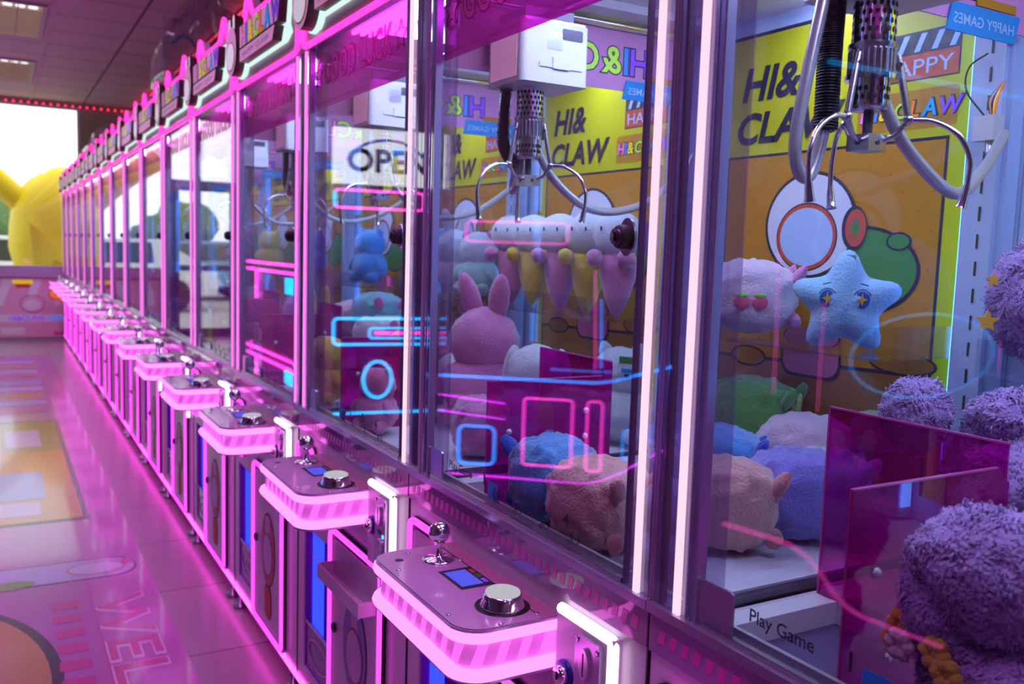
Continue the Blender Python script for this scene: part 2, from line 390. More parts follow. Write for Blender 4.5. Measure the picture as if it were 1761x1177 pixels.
# left hatch with neon outline
q = MB().prism([(-a, b) for a, b in rrect(.628, .778, .585, .782, .02)], (0, 0, 0), FU, FV, .008, 'black').prism([(-a, b) for a, b in rrect(.652, .756, .61, .758, .012)], (-.008, 0, 0), FU, FV, .002, 'paint')
h = q.build('hatch', root); neon_frame(.634, .772, .591, .776, -.011, .02, .007, 'neon_door').build('neon_outline', h)
# control panel
def panel_outline(inset=0.):
    r = .052-inset; x0, y0, y1 = -.172+inset, .213+inset, .602-inset; P = [(.0, y0)]
    for i in range(9): a = radians(-90-90*i/8); P.append((x0+r+r*cos(a), y0+r+r*sin(a)))
    for i in range(9): a = radians(180-90*i/8); P.append((x0+r+r*cos(a), y1-r+r*sin(a)))
    return P+[(.0, y1)]
po = panel_outline(.006)
q = MB().prism([(a, b) for a, b in panel_outline(.004)][::-1], (0, 0, .690), X, -Y, .004, 'rib') if 0 else MB()
def slab(q, P, z0, z1, ma, side=None): return q.prism(P[::-1], (0, 0, z0), X, Y, z1-z0, ma, side)
slab(q, panel_outline(.004), .690, .698, 'rib'); slab(q, panel_outline(.016), .698, .768, 'paint'); slab(q, panel_outline(.003), .768, .7745, 'rib'); slab(q, panel_outline(.007), .7745, .7760, 'panel_pink')
q.prism([(-.030, .222), (-.002, .222), (-.002, .596), (-.030, .596)], (0, 0, .7762), X, Y, .0004, 'panel_rose').box(-.032, -.0305, .23, .59, .7762, .7766, 'p_dark')
for sx_, sy_ in ((-.150, .50), (-.155, .29), (-.10, .575), (-.02, .575), (-.03, .235), (-.10, .225), (-.030, .33), (-.03, .50)):
    q.lathe([(.0045, 0), (.004, .0016), (.0015, .0018)], (sx_, sy_, .776), Z, 'steel', 8)
q.prism(ell(-.13, .545, .008, .008, 12), (0, 0, .7761), X, Y, .0003, 'p_dark')
cp = q.build('control_panel', root)
def path3(P, z): return [(a, b, z) for a, b in P]
MB().tube(path3(panel_outline(.008), .7625), .0105, 'neon_panel', n=8).build('upper_neon_tube', cp)
MB().tube(path3(panel_outline(.008), .7035), .0105, 'neon_panel', n=8).build('lower_neon_tube', cp)
# lit acrylic band with slanted stripes
P = panel_outline(.0135); q = MB(); L_ = [0.]
for i in range(1, len(P)): L_.append(L_[-1]+math.dist(P[i], P[i-1]))
def along(s):
    s = max(0, min(L_[-1]-1e-6, s)); i = max(k for k in range(len(L_)-1) if L_[k] <= s); t = (s-L_[i])/(L_[i+1]-L_[i])
    return (P[i][0]*(1-t)+P[i+1][0]*t, P[i][1]*(1-t)+P[i+1][1]*t)
n_ = 80
v = [(*along(L_[-1]*i/n_), z) for i in range(n_+1) for z in (.713, .754)]
q.add(v, [(2*i, 2*i+1, 2*i+3, 2*i+2) for i in range(n_)], 'band', True)
P = panel_outline(.0122); s_ = .02
L_ = [0.]
for i in range(1, len(P)): L_.append(L_[-1]+math.dist(P[i], P[i-1]))
while s_ < L_[-1]-.03:
    v = []
    for k in range(5):
        t = k/4
        for z, sh in ((.716, 0), (.750, .012)): v.append((*along(s_+.021*t-sh+.012), z))
    q.add(v, [(2*k, 2*k+1, 2*k+3, 2*k+2) for k in range(4)], 'band_stripe', True); s_ += .0385
q.build('striped_band', cp)
js = (-.064, .520)
MB().lathe([(.030, 0), (.030, .0015), (.026, .003), (.012, .005), (.0055, .008), (.0050, .034), (.008, .037), (.0165, .040)], (*js, .776), Z, 'chrome', 24).ball((*js, .8265), .0195, 'chrome', n=28).build('joystick', cp)
bt = (-.064, .285)
q = MB().lathe([(.044, 0), (.044, .0008)], (*bt, .7760), Z, 'black', 28).lathe([(.036, .0008), (.036, .004), (.031, .012), (.0305, .020), (.028, .0215)], (*bt, .776), Z, 'chrome', 28)
q.lathe([(.028, .0215), (.0275, .025), (.024, .0270), (0, .0275)], (*bt, .776), Z, 'button_glow', 28).build('push_button', cp)
q = MB().box(-.092, -.030, .372, .462, .7762, .7770, 'p_dark').box(-.086, -.046, .382, .452, .7770, .7774, 'screen_blue')
for i in range(3):
    q.box(-.042, -.034, .385+.023*i, .403+.023*i, .777, .7774, ('l_purple', 'p_green', 'p_red')[i])
q.build('score_screen', cp)
# coin box
q = MB().box(-.016, 0, .058, .200, .54, .800, 'paint')
cb = q.build('coin_box', root)
MB().tube(fillet([(-.011, .198, .797), (-.011, .064, .797), (-.011, .064, .545)], .008), .0085, 'neon_coin', n=8).build('neon_trim', cb)
q = MB().prism([(-a, b) for a, b in rrect(.080, .142, .600, .783, .01)], (-.016, 0, 0), FU, FV, .006, 'rib')
q.prism([(-a, b) for a, b in ell(.114, .745, .012, .024, 20)], (-.022, 0, 0), FU, FV, .005, 'alu').box(-.0275, -.0265, .1125, .1150, .728, .762, 'black')
for a, b in ((.136, .775), (.087, .772), (.136, .62), (.087, .62)): q.lathe([(.005, 0), (.004, .002), (.002, .001)], (-.022, a, b), -X, 'steel', 10)
q.prism([(-a, b) for a, b in rrect(.104, .124, .702, .711, .004)], (-.022, 0, 0), FU, FV, .001, 'black').prism([(-a, b) for a, b in rrect(.096, .126, .645, .690, .01)], (-.022, 0, 0), FU, FV, .004, 'alu')
q.prism([(-a, b) for a, b in rrect(.090, .096, .696, .704, .002)], (-.022, 0, 0), FU, FV, .0015, 'led_blue').build('coin_slot', cb)
mat('lock_blue', (.03, .03, .35), .3)
MB().lathe([(.021, 0), (.021, .005), (.015, .006)], (-.016, .172, .705), -X, 'lock_blue', 20).lathe([(.014, .005), (.014, .014), (.012, .016), (0, .016)], (-.016, .172, .705), -X, 'chrome', 20).box(-.0335, -.032, .1705, .1735, .699, .711, 'black').build('coin_lock', cb)
# clear guard with pink dashes + sill rail
q = MB().box(-.004, .0, .003, .797, .812, .866, 'guard'); y = .02
while y < .77:
    a, b, c, d = y, y+.013, .829, .848
    q.add([(-.0046, a+.004, c), (-.0046, b+.004, c), (-.0046, b, d), (-.0046, a, d)], [(0, 1, 2, 3)], 'dash'); y += .0225
q.build('splash_guard', root)
MB().box(-.010, .035, .001, .799, .866, .879, 'rib').box(-.002, .006, .066, .70, .879, .886, 'steel').box(.014, .020, .066, .71, .879, .892, 'alu').build('sill_rail', root)
# corner posts
def post(name, y0, y1, ystrip, ribs, dark, strip):
    q = MB().box(-.001, .002, y0, y1, .879, 1.862, 'post_clear').box(.044, .046, y0, y1, .879, 1.862, 'post_clear')
    for a, b, x0, x1, ma in ribs: q.box(x0, x1, a, b, .879, 1.862, ma)
    q.box(0, .010, dark[0], dark[1], .879, 1.862, 'dark_metal')
    o = q.build(name, root)
    MB().box(-.0065, -.0012, ystrip-.005, ystrip+.005, .880, 1.849, strip).build('led_strip', o)
    return o
post('right_post', .004, .064, .029, [(.0005, .0065, -.001, .010, 'rib'), (.0080, .0098, .0, .008, 'chrome')], (.0625, .0645), 'strip_white')
post('left_post', .715, .796, .746, [(.794, .7995, -.001, .010, 'rib'), (.786, .788, .0, .008, 'chrome'), (.7335, .7385, .0, .014, 'rib'), (.724, .7262, -.002, .010, 'chrome'), (.713, .7165, -.002, .012, 'rib')], (.782, .7835), 'strip_white')
# front glass and what is fixed to it
q = MB().box(.008, .013, .065, .715, .886, 1.86, 'glass'); gl = q.build('front_glass', root)
q = MB(); q.box(.0145, .0150, .068, .712, 1.690, 1.858, 'film'); T = 'GOOD LUCK'
q.text(T, .092, (.0070, .39, 1.748), FU, FV, 'film_line', align=.5, bold=.045, spacing=1.12, fit=.465)
q.text(T, .092, (.0062, .39, 1.748), FU, FV, 'film_text', align=.5, bold=.012, spacing=1.24, fit=.455)
star5 = lambda c, r, k=.45, a0=90: [(c[0]+(r if i % 2 == 0 else r*k)*cos(radians(a0+36*i)), c[1]+(r if i % 2 == 0 else r*k)*sin(radians(a0+36*i))) for i in range(10)]
for yy in (.668, .112): q.tube([(.0066, -a, b) for a, b in star5((-yy, 1.775), .034)], .0012, 'film_line', closed=True, n=4)
q.build('good_luck_banner', gl)
lk = MB().prism([(-a, b) for a, b in ell(.095, 1.355, .018, .026, 20)], (.008, 0, 0), FU, FV, .004, 'steel').lathe([(.0165, 0), (.0165, .012), (.014, .016), (.012, .017)], (.004, .095, 1.355), -X, 'rubber', 20)
lk.lathe([(.0115, .012), (.0115, .020), (0, .020)], (.004, .095, 1.355), -X, 'dark_metal', 18).box(-.0175, -.0158, .0935, .0965, 1.349, 1.361, 'black').tube([(.03, .074+.008*cos(a*pi/6), 1.355+.010*sin(a*pi/6)) for a in range(12)], .002, 'steel', closed=True, n=6)
lk.box(.004, .034, .066, .070, 1.335, 1.375, 'steel').build('glass_lock', gl)
MB().prism([(-a, b) for a, b in rrect(.655, .713, .884, .938, .006)], (.006, 0, 0), FU, FV, .004, 'rib').build('corner_plate', gl)
# usage decal printed on the glass
q = MB(); D = .0074
q.text('Play Game', .0225, (D, .632, .913), FU, FV, 'p_dark', bold=.01)
for i, yy in enumerate((.478, .385, .300, .215)): q.text('1234'[i], .030, (D, yy+.014, .914), FU, FV, 'p_dark', bold=.02)
q.prism([(-a, b) for a, b in rrect(.440, .475, .895, .925, .004)], (D, 0, 0), FU, FV, 0, 'p_cyan')
for k in range(4): q.tube([(D, .452-.006*k, .893), (D, .456-.006*k, .905), (D, .450-.007*k, .918)], .0009, 'p_dark', n=4)
for yy, a in ((.365, 0), (.28, 2), (.195, 0)):
    q.tube([(D, yy+.010*cos(t*pi/6), .903+.010*sin(t*pi/6)) for t in range(12)], .0007, 'p_dark', closed=True, n=4)
    q.tube([(D, yy+.02, .893), (D, yy+.012, .898), (D, yy+.012, .890), (D, yy+.02, .893)], .0007, 'p_dark', n=4)
q.build('usage_decal', gl)
# side glass with mirrored header strip
sg = MB().box(.05, .72, .789, .793, .86, 1.86, 'side_glass').build('side_glass', root)
q = MB().box(.05, .70, .785, .788, 1.698, 1.83, 'p_pink')
x = .565; cols = ('l_purple', 'l_blue', 'l_lime', 'l_lime', 'l_pink', 'l_sky', 'l_purple')
for i, ch in enumerate('HI&CLAW'):
    vv = text_geo(ch, .088, bold=.03); wd_ = vv[3]-vv[2]
    for side, yy in ((1, .7885),):
        q.text(ch, .082, (x, .7884, 1.735), -X, Z, 'text_navy' if 0 else 'p_dark', bold=.055).text(ch, .082, (x-.003, .7888, 1.735), -X, Z, cols[i], bold=.02)
        q.text(ch, .082, (x, .7846, 1.735), -X, Z, 'p_dark', bold=.055).text(ch, .082, (x-.003, .7842, 1.735), -X, Z, cols[i], bold=.02)
    x -= wd_*.92+.006
q.prism([(.49, 1.680), (.66, 1.680), (.67, 1.722), (.50, 1.722)], (0, .784, 0), X, Z, .003, 'p_cyan').prism([(.56, 1.725), (.66, 1.725), (.66, 1.738), (.56, 1.738)], (0, .7845, 0), X, Z, .002, 'p_orange')
q.text('HAPPY GAMES', .022, (.655, .7806, 1.692), -X, Z, 'p_pale', bold=.005, fit=.15)
q.build('side_header', sg)
# back panel with poster, wall standards
q = MB().box(.745, .80, .001, .799, .845, 1.862, 'pillar_blue_wash').build('back_panel', root)
mat('f_rose_print', (.62, .16, .30), .5)
BX = .7435; q = MB()
def bp(pts, dx, ma): q.prism([(-a, b) for a, b in pts], (BX-dx, 0, 0), FU, FV, .0003, ma)
def rc(y0, y1, z0, z1, dx, ma): bp([(y0, z0), (y1, z0), (y1, z1), (y0, z1)], dx, ma)
rc(.086, .745, .90, 1.83, .0004, 'p_dark'); rc(.094, .737, .90, 1.822, .0008, 'p_yellow')
rc(.138, .700, .90, 1.562, .0012, 'p_dark'); rc(.144, .694, .90, 1.556, .0016, 'p_orange')
for i in range(9):
    for j in range(16): bp(ell(.16+.065*i+(.03 if j % 2 else 0), .96+.036*j, .0022, .0022, 6), .0019, 'p_red')
for pts, dx in (([(.694, 1.030), (.144, 1.075)], .0), ):
    q.prism([(-.694, 1.102), (-.694, 1.110), (-.144, 1.128), (-.144, 1.120)], (BX-.0022, 0, 0), FU, FV, .0003, 'p_dark')
q.prism([(-.694, .90), (-.694, 1.102), (-.144, 1.120), (-.144, .90)], (BX-.0021, 0, 0), FU, FV, .0003, 'p_brown')
for yy, zz, ra in ((.60, 1.112, .055), (.20, 1.142, .075)):
    bp(ell(yy, zz, ra, .024), .0026, 'p_dark'); bp(ell(yy, zz, ra-.006, .019), .003, 'p_brown')
# plain generic picture: round green pack, white dome with a framed blue window, red base
bp(ell(.315, 1.315, .140, .088, 40), .0030, 'p_dark'); bp(ell(.315, 1.315, .133, .081, 40), .0034, 'p_green')
bp(ell(.225, 1.372, .028, .018), .0040, 'p_dark'); bp(ell(.225, 1.372, .023, .014), .0044, 'p_green')
bp(rrect(.34, .50, 1.085, 1.19, .03), .0038, 'p_dark'); bp(rrect(.346, .494, 1.091, 1.19, .03), .0042, 'f_rose_print')
bp(ell(.445, 1.405, .122, .112, 40), .0046, 'p_dark'); bp(ell(.445, 1.405, .115, .105, 40), .0050, 'p_white')
bp(ell(.45, 1.380, .082, .072, 36), .0054, 'p_dark'); bp(ell(.45, 1.380, .079, .069, 36), .0058, 'p_red'); bp(ell(.45, 1.380, .071, .061, 36), .0062, 'p_pale')
bp(ell(.328, 1.398, .030, .044), .0060, 'p_dark'); bp(ell(.324, 1.398, .025, .037), .0064, 'p_red')
rc(.312, .336, 1.393, 1.403, .0068, 'p_green'); rc(.319, .329, 1.381, 1.415, .0068, 'p_green')
q.text('HI&', .100, (BX-.003, .664, 1.684), FU, FV, 'p_dark', bold=.03, shear=.22, fit=.172).text('CLAW', .092, (BX-.003, .672, 1.590), FU, FV, 'p_dark', bold=.03, shear=.22, fit=.300)
rc(.128, .308, 1.668, 1.757, .001, 'p_dark'); rc(.131, .305, 1.671, 1.716, .0014, 'p_red')
for i in range(5):
    a = .296-.036*i; bp([(a, 1.720), (a-.012, 1.720), (a-.026, 1.752), (a-.014, 1.752)], .0016, 'p_pale')
q.text('HAPPY', .040, (BX-.0022, .295, 1.679), FU, FV, 'p_pale', bold=.005, fit=.155)
bp(rrect(.122, .345, 1.575, 1.655, .01), .001, 'p_yellow'); bp(rrect(.126, .341, 1.579, 1.651, .008), .0014, 'p_orange')
yy = .335
for i, ch in enumerate('HI&CLAW'):
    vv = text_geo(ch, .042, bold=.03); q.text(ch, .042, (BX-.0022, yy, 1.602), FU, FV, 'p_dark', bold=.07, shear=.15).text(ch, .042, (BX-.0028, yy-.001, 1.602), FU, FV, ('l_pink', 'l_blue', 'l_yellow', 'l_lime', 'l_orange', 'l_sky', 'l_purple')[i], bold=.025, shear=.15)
    yy -= (vv[3]-vv[2])+.005
q.build('poster', root)
q = MB().box(.700, .735, .002, .075, .86, 1.86, 'pillar_blue_wash').box(.690, .700, .012, .018, .86, 1.86, 'pillar_blue_wash')
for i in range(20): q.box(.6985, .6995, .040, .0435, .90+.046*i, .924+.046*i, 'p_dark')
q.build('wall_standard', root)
MB().box(.705, .730, .0765, .0795, .88, 1.84, 'led_side').build('side_light', bpy.data.objects['wall_standard'])
# gantry rails, roof with interior light, sign board
MB().tube([(.04, .035, 1.800), (.73, .035, 1.800)], .008, 'chrome', n=10).build('gantry_rail', root)
MB().tube([(.04, .770, 1.835), (.73, .770, 1.835)], .007, 'chrome', n=10).build('gantry_rail', root)
rf = MB().box(.0, .80, .001, .799, 1.862, 1.885, 'paint').box(.03, .74, .70, .785, 1.845, 1.862, 'paint').box(-.004, .012, .001, .799, 1.850, 1.8625, 'rib').build('roof', root)
MB().box(.10, .70, .36, .44, 1.852, 1.861, 'led_interior').build('interior_light', rf)
q = MB()
for i in range(4): q.box(.036+.022*i, .044+.022*i, .09, .50, 1.853, 1.861, 'led_front')
q.build('front_light', rf)
# sign board
SG = [(.028, 1.866), (.028, 2.005), (.060, 2.062), (.130, 2.115), (.160, 2.118), (.185, 2.098), (.235, 2.062), (.52, 2.062), (.575, 2.098), (.600, 2.118), (.630, 2.115), (.715, 2.050), (.772, 2.0), (.772, 1.866)]
SG = [(.026, 1.862), (.026, 2.0), (.105, 2.065), (.160, 2.150), (.225, 2.066), (.535, 2.066), (.600, 2.150), (.655, 2.065), (.774, 2.0), (.774, 1.862)]
SGf = fillet([(0, a, b) for a, b in SG], .03, closed=True, n=4)
q = MB().prism([(-p.y, p.z) for p in SGf][::-1], (.03, 0, 0), FU, FV, .026, 'sign_back')
sb = q.build('sign_board', root)
MB().tube([(-.004, p.y, p.z) for p in SGf], .0082, 'neon_sign', closed=True, n=8).build('neon_outline', sb)
F2 = lambda pts: [(-a, b) for a, b in pts]
q = MB()   # raised plate: glowing rim, dark block, coloured letters
base = [(.090, 1.898), (.090, 2.0), (.115, 2.046), (.56, 2.046), (.69, 2.066), (.69, 1.898)]
q.prism(F2([(.100, 1.932), (.122, 1.958), (.098, 2.040), (.60, 2.040), (.60, 1.912), (.15, 1.912)])[::-1], (.004, 0, 0), FU, FV, .012, 'sign_glow')
q.prism(F2([(.128, 1.962), (.110, 2.030), (.575, 2.030), (.575, 1.962)])[::-1], (-.008, 0, 0), FU, FV, .028, 'sign_pink', side='black')
q.prism(F2([(.175, 1.918), (.150, 1.956), (.575, 1.956), (.575, 1.918)])[::-1], (-.008, 0, 0), FU, FV, .028, 'sign_pink', side='black')
yy = .555
for i, ch in enumerate('HI&CLAW'):
    vv = text_geo(ch, .082, bold=.03); wdt = vv[3]-vv[2]
    q.text(ch, .086, (-.0365, yy, 1.966), FU, FV, 'p_dark', bold=.075).text(ch, .086, (-.0372, yy-.001, 1.966), FU, FV, ('l_pink', 'l_blue', 'l_yellow', 'l_lime', 'l_orange', 'l_sky', 'l_purple')[i], bold=.045); yy -= wdt+.0145
q.text('HAPPY CLAW', .024, (-.0366, .54, 1.928), FU, FV, 'text_blue', bold=.01, fit=.33)
q.build('sign_lettering', sb)
q = MB()   # plain oval badge
oval = [(.685+.072*cos(t)*(1-.0*sin(t)), 1.962+.088*sin(t)) for t in [2*pi*i/28 for i in range(28)]]
q.prism(F2(ell(.672, 1.965, .085, .083, 30))[::-1], (.004, 0, 0), FU, FV, .012, 'sign_glow').prism(F2(ell(.685, 1.970, .074, .080, 30))[::-1], (-.008, 0, 0), FU, FV, .032, 'sign_pink', side='black')
q.prism(F2(rrect(.640, .668, 2.02, 2.085, .013)), (-.008, 0, 0), FU, FV, .03, 'badge_white', side='black').prism(F2(rrect(.700, .728, 2.02, 2.08, .013)), (-.008, 0, 0), FU, FV, .03, 'badge_white', side='black')
q.prism(F2(ell(.685, 1.952, .056, .048, 26))[::-1], (-.0405, 0, 0), FU, FV, .001, 'p_brown').prism(F2(ell(.685, 1.952, .052, .044, 26))[::-1], (-.042, 0, 0), FU, FV, .001, 'badge_white')
q.build('sign_badge', sb)
# play area
MB().box(.302, .742, .026, .788, .842, .853, 'fleece').box(.02, .302, .026, .512, .842, .853, 'fleece').box(.016, .742, .018, .027, .80, .856, 'white_plastic').build('play_mat', root)
MB().box(.02, .302, .758, .788, .812, .842, 'white_plastic').box(.02, .302, .752, .758, .807, .842, 'white_plastic').box(.02, .030, .515, .752, .807, .842, 'white_plastic').box(.03, .302, .515, .752, .806, .809, 'tray_dark').build('prize_hole', root)
q = MB().box(.505, .735, .078, .70, 1.168, 1.172, 'acrylic').box(.502, .505, .078, .70, 1.168, 1.225, 'acrylic').box(.505, .735, .078, .081, 1.168, 1.225, 'acrylic').build('display_shelf', root)
q = MB().prism([(.52, .843), (.786, .843), (.786, 1.122), (.52, 1.122)], (.300, 0, 0), Y, Z, .003, 'chute')
q.prism([(.024, .843), (.300, .843), (.300, 1.075), (.275, 1.096), (.024, 1.096)], (0, .518, 0), X, Z, .003, 'chute')
q.box(.0235, .0255, .5165, .5185, .843, 1.096, 'chute_edge').box(.2985, .3015, .784, .7865, .843, 1.122, 'chute_edge').box(.2985, .3035, .52, .786, 1.120, 1.1225, 'chute_edge').box(.024, .275, .5145, .5185, 1.0945, 1.0965, 'chute_edge')
for a, b in ((.07, 1.0), (.24, 1.03), (.24, .98), (.10, .90)): q.lathe([(.006, 0), (.005, .003), (0, .0035)], (a, .515, b), -Y, 'white_plastic', 12)
q.build('prize_chute', root)

# the other machines of the row
def machine_label(j):
    return {0: 'claw machine nearest the camera, its floor covered with fluffy purple plush', 1: 'claw machine second in the row, holding a peach pig pillow behind its glass',
            2: 'claw machine third in the row, with white-headed plush lined up on its shelf', 3: 'claw machine fourth in the row, with a blue bear and yellow plush inside'}.get(
        j, '%s claw machine from the near end of the row, with pink neon cat-ear sign' % ('fifth sixth seventh eighth ninth tenth eleventh twelfth thirteenth fourteenth fifteenth'.split()+['farthest'])[j-4])
for ch in list(root.children): pass
neon_far = {}
ob_ls = [o for o in root.children if 'post' in o.name]
def strip_mesh(src, ma):
    me = src.data.copy(); me.materials[0] = M[ma]; return me
ls_right = bpy.data.objects['right_post'].children[0]; ls_left = bpy.data.objects['left_post'].children[0]
pink_r, pink_l, off_l = strip_mesh(ls_right, 'strip_pink'), strip_mesh(ls_left, 'strip_pink'), strip_mesh(ls_left, 'strip_off')
MACH = {1: root}
tag(root, machine_label(1), 'claw machine', 'claw machines in the row')
for j in range(16):
    if j == 1: continue
    skip = ('sign_board', 'neon_outline_') if j == 0 else ()
    if j > 8: skip = skip + ('display_shelf', 'usage_decal', 'levelling_foot_')
    
    r = copy_tree(root, (0, PW*(j-1), 0), skip=skip); MACH[j] = r
    tag(r, machine_label(j), 'claw machine', 'claw machines in the row')
    for ch in r.children:
        n = ch.name.split('.')[0]
        if j >= 3 and n == 'right_post': ch.children[0].data = pink_r
        if j >= 2 and n == 'left_post': ch.children[0].data = pink_l
        if n == 'service_door' and j == 2:
            for g in ch.children:
                if g.name.startswith('printed_art'): g.data = am
            MB().box(-.052, -.0125, .155, .445, .498, .501, 'white_plastic').box(-.055, -.052, .152, .448, .496, .532, 'white_plastic').box(-.052, -.0125, .445, .448, .498, .532, 'white_plastic').box(-.052, -.0125, .152, .155, .498, .532, 'white_plastic').box(-.030, -.026, .33, .36, .5011, .5016, 'logo_dark').box(-.030, -.026, .26, .30, .5011, .5016, 'logo_dark').build('ticket_tray', ch)
ls_left.data = off_l
# ------------------------------------------------------------------ claws hanging in the machines
def claw(x, y, zb, label, loops):
    """zb = underside of the white carriage box; loops = hose paths in world offsets"""
    SC = .845; r = empty('claw_crane', (x, y, zb), label, 'claw', 'claws hanging in the machines'); r.scale = (SC, SC, SC)
    q = MB()
    P = [(a, b) for a, b in rrect(-.075, .105, -.085, .080, .014)]
    q.prism(P, (0, 0, 0), X, Y, .135, 'white_plastic').prism([(a*.97, b*.97) for a, b in P], (0, 0, .135), X, Y, .006, 'alu')
    q.box(-.03, .085, -.0880, -.085, .035, .044, 'white_plastic').box(.005, .050, -.0900, -.085, .033, .058, 'white_plastic').box(-.01, .03, -.0856, -.0848, .075, .115, 'alu').prism(rrect(.03, .085, .100, .125, .004), (0, -.0853, 0), X, Z, .0006, 'dark_metal')
    q.prism([(-.062, .012), (.062, .012), (.062, .105), (-.062, .105)], (-.0752, 0, 0), FU, FV, .0008, 'sign_pink')
    q.build('carriage', r)
    MB().box(-.055, .075, -.06, .06, .141, .170, 'dark_metal').tube([(.02, -.72, .165), (.02, -.06, .165)], .008, 'chrome', n=8).build('trolley', r)
    q = MB()
    def perf(q, z0, z1, rad, rows):
        q.lathe([(rad, z0), (rad, z1)], (0, 0, 0), Z, 'chrome', 24)
        for k in range(rows):
            zz = z0+.010+k*.0125
            if zz > z1-.004: break
            for j in range(20):
                a = 2*pi*(j+.5*(k % 2))/20; c = Vector(((rad+.0004)*cos(a), (rad+.0004)*sin(a), zz)); u = Vector((-sin(a), cos(a), 0))
                q.add([c+u*(.0030*cos(t*pi/4))+Z*(.0042*sin(t*pi/4)) for t in range(8)], [tuple(range(8))], 'black')
    perf(q, -.072, .0, .0315, 5)
    q.lathe([(.0335, -.118), (.0335, -.076), (.036, -.074), (.036, -.068)], (0, 0, 0), Z, 'steel', 24)
    for j in range(24):
        a = 2*pi*j/24; c = Vector((.0335*cos(a), .0335*sin(a), 0)); q.tube([c-Z*.116, c-Z*.078], .0022, 'steel', n=5)
    q.lathe([(.038, -.100), (.038, -.092)], (0, 0, -.022), Z, 'chrome', 24); perf(q, -.158, -.122, .0285, 2)
    q.lathe([(.0285, -.158), (.0275, -.166), (.0, -.166)], (0, 0, 0), Z, 'steel', 24).lathe([(.0075, -.166), (.0075, -.205)], (0, 0, 0), Z, 'dark_metal', 14)
    q.box(-.0205, .0205, -.0205, .0205, -.228, -.203, 'steel')
    for a, b in ((.021, 0), (-.021, 0), (0, .021), (0, -.021)): q.lathe([(.004, -.001), (.004, .001)], (a, b, -.215), Vector((a, b, 0)), 'dark_metal', 10)
    q.build('motor', r)
    for az, kr in ((-52, 1), (75, .34), (188, 1)):
        a = radians(az); d = Vector((cos(a), sin(a), 0)); s = Vector((-sin(a), cos(a), 0)); q = MB()
        p = lambda rr, zz, ss=0: d*rr+Z*zz+s*ss
        q.tube([p(.036, -.085), p(.040, -.10), p(.056, -.178)], .0055, 'steel', n=6)
        q.tube([p(.022, -.212), p(.040, -.205), p(.056, -.182)], .0042, 'steel', n=6).ball(p(.057, -.181), .0085, 'steel', n=10)
        q.lathe([(.004, -.006), (.004, .006)], p(.040, -.10), s, 'dark_metal', 10)
        q.tube(spline([p(.057, -.181), p(.057+.035*kr, -.184), p(.057+.070*kr, -.205), p(.057+.088*kr, -.240), p(.057+.088*kr, -.275)], 6), .0042, 'chrome', n=8)
        rt = .057+.088*kr; q.tube([p(rt, -.275), p(rt-.002, -.288), p(rt-.006, -.308), p(rt-.007, -.312)], .0042, 'chrome', n=8, rf=lambda t: 1+1.1*t)
        q.build('prong', r)
    for kind, P, rad in loops:
        P = spline([Vector(p)/SC for p in P], 10); rad = rad/SC
        if kind == 'hose': MB().tube(P, rad, 'hose', n=10).build('cable_hose', r)
        else:
            q = MB(); k = 260; Q = []
            for i in range(k):
                t = i/(k-1)*(len(P)-1); j = min(int(t), len(P)-2); Q.append(P[j].lerp(P[j+1], t-j))
            q.tube(Q, rad, 'coil', n=10, rf=lambda t: 1+.16*math.copysign(1, sin(t*k*pi/2.6))); q.build('coiled_cable', r)
    return r
c0 = claw(.2455, -.090, 1.667, 'silver three-pronged claw in the nearest machine, hanging in front of the large yellow poster',
     [('hose', [(-.062, .030, .0), (-.080, .033, -.10), (-.092, .035, -.185), (-.085, .03, -.225), (-.064, .03, -.220), (-.046, .03, -.148), (-.038, .035, .0)], .0085),
      ('coil', [(-.034, .038, .0), (-.040, .034, -.07), (-.046, .028, -.168)], .0140),
      ('hose', [(.006, .01, .0), (.016, -.002, -.107), (.060, -.015, -.183), (.146, -.03, -.239), (.276, .016, -.196), (.385, .056, -.130)], .0085)])
CR = [('hose', [(.006, .01, .0), (.016, -.002, -.107), (.060, -.015, -.183), (.146, -.03, -.235), (.290, .0, -.215), (.430, .045, -.14), (.470, .055, -.09)], .0085),
      ('coil', [(-.030, .045, .0), (-.026, .058, -.05), (-.026, .056, -.11), (-.012, .035, -.15)], .0115),
      ('hose', [(.0, .03, .0), (.01, .055, -.10), (.0, .06, -.185), (-.005, .045, -.20), (.0, .03, -.16), (.0, .03, -.05)], .0075)]
nth = ['second', 'third', 'fourth', 'fifth', 'sixth']
c1 = claw(.190, .680, 1.655, 'silver claw under a white carriage box in the second machine', CR)
for k in range(1, 5):
    tag(copy_tree(c1, (.190, .680+PW*k, 1.655)), 'silver claw under a white carriage box in the %s machine' % nth[k], 'claw', 'claws hanging in the machines')
# wiring connector on the standard between the two nearest machines
q = MB().box(.660, .6885, .004, .040, 1.535, 1.575, 'white_plastic')
for i in range(5): q.tube(spline([(.665+.003*i, .008+.003*i, 1.575), (.668, .006+.004*i, 1.60), (.685, .008, 1.63)], 5), .0016, ('l_orange', 'l_yellow', 'p_dark', 'l_pink', 'p_green')[i], n=5)
q.tube(spline([(.675, .03, 1.575), (.665, .06, 1.62), (.675, .065, 1.66), (.685, .04, 1.68)], 6), .0016, 'p_dark', n=5)
q.tube([(.675, .02, 1.535), (.672, .016, 1.515)], .006, 'hose', n=8)
tag(q.build('wiring_connector'), 'white wiring plug with coloured wires on the white pillar at the right edge', 'connector')

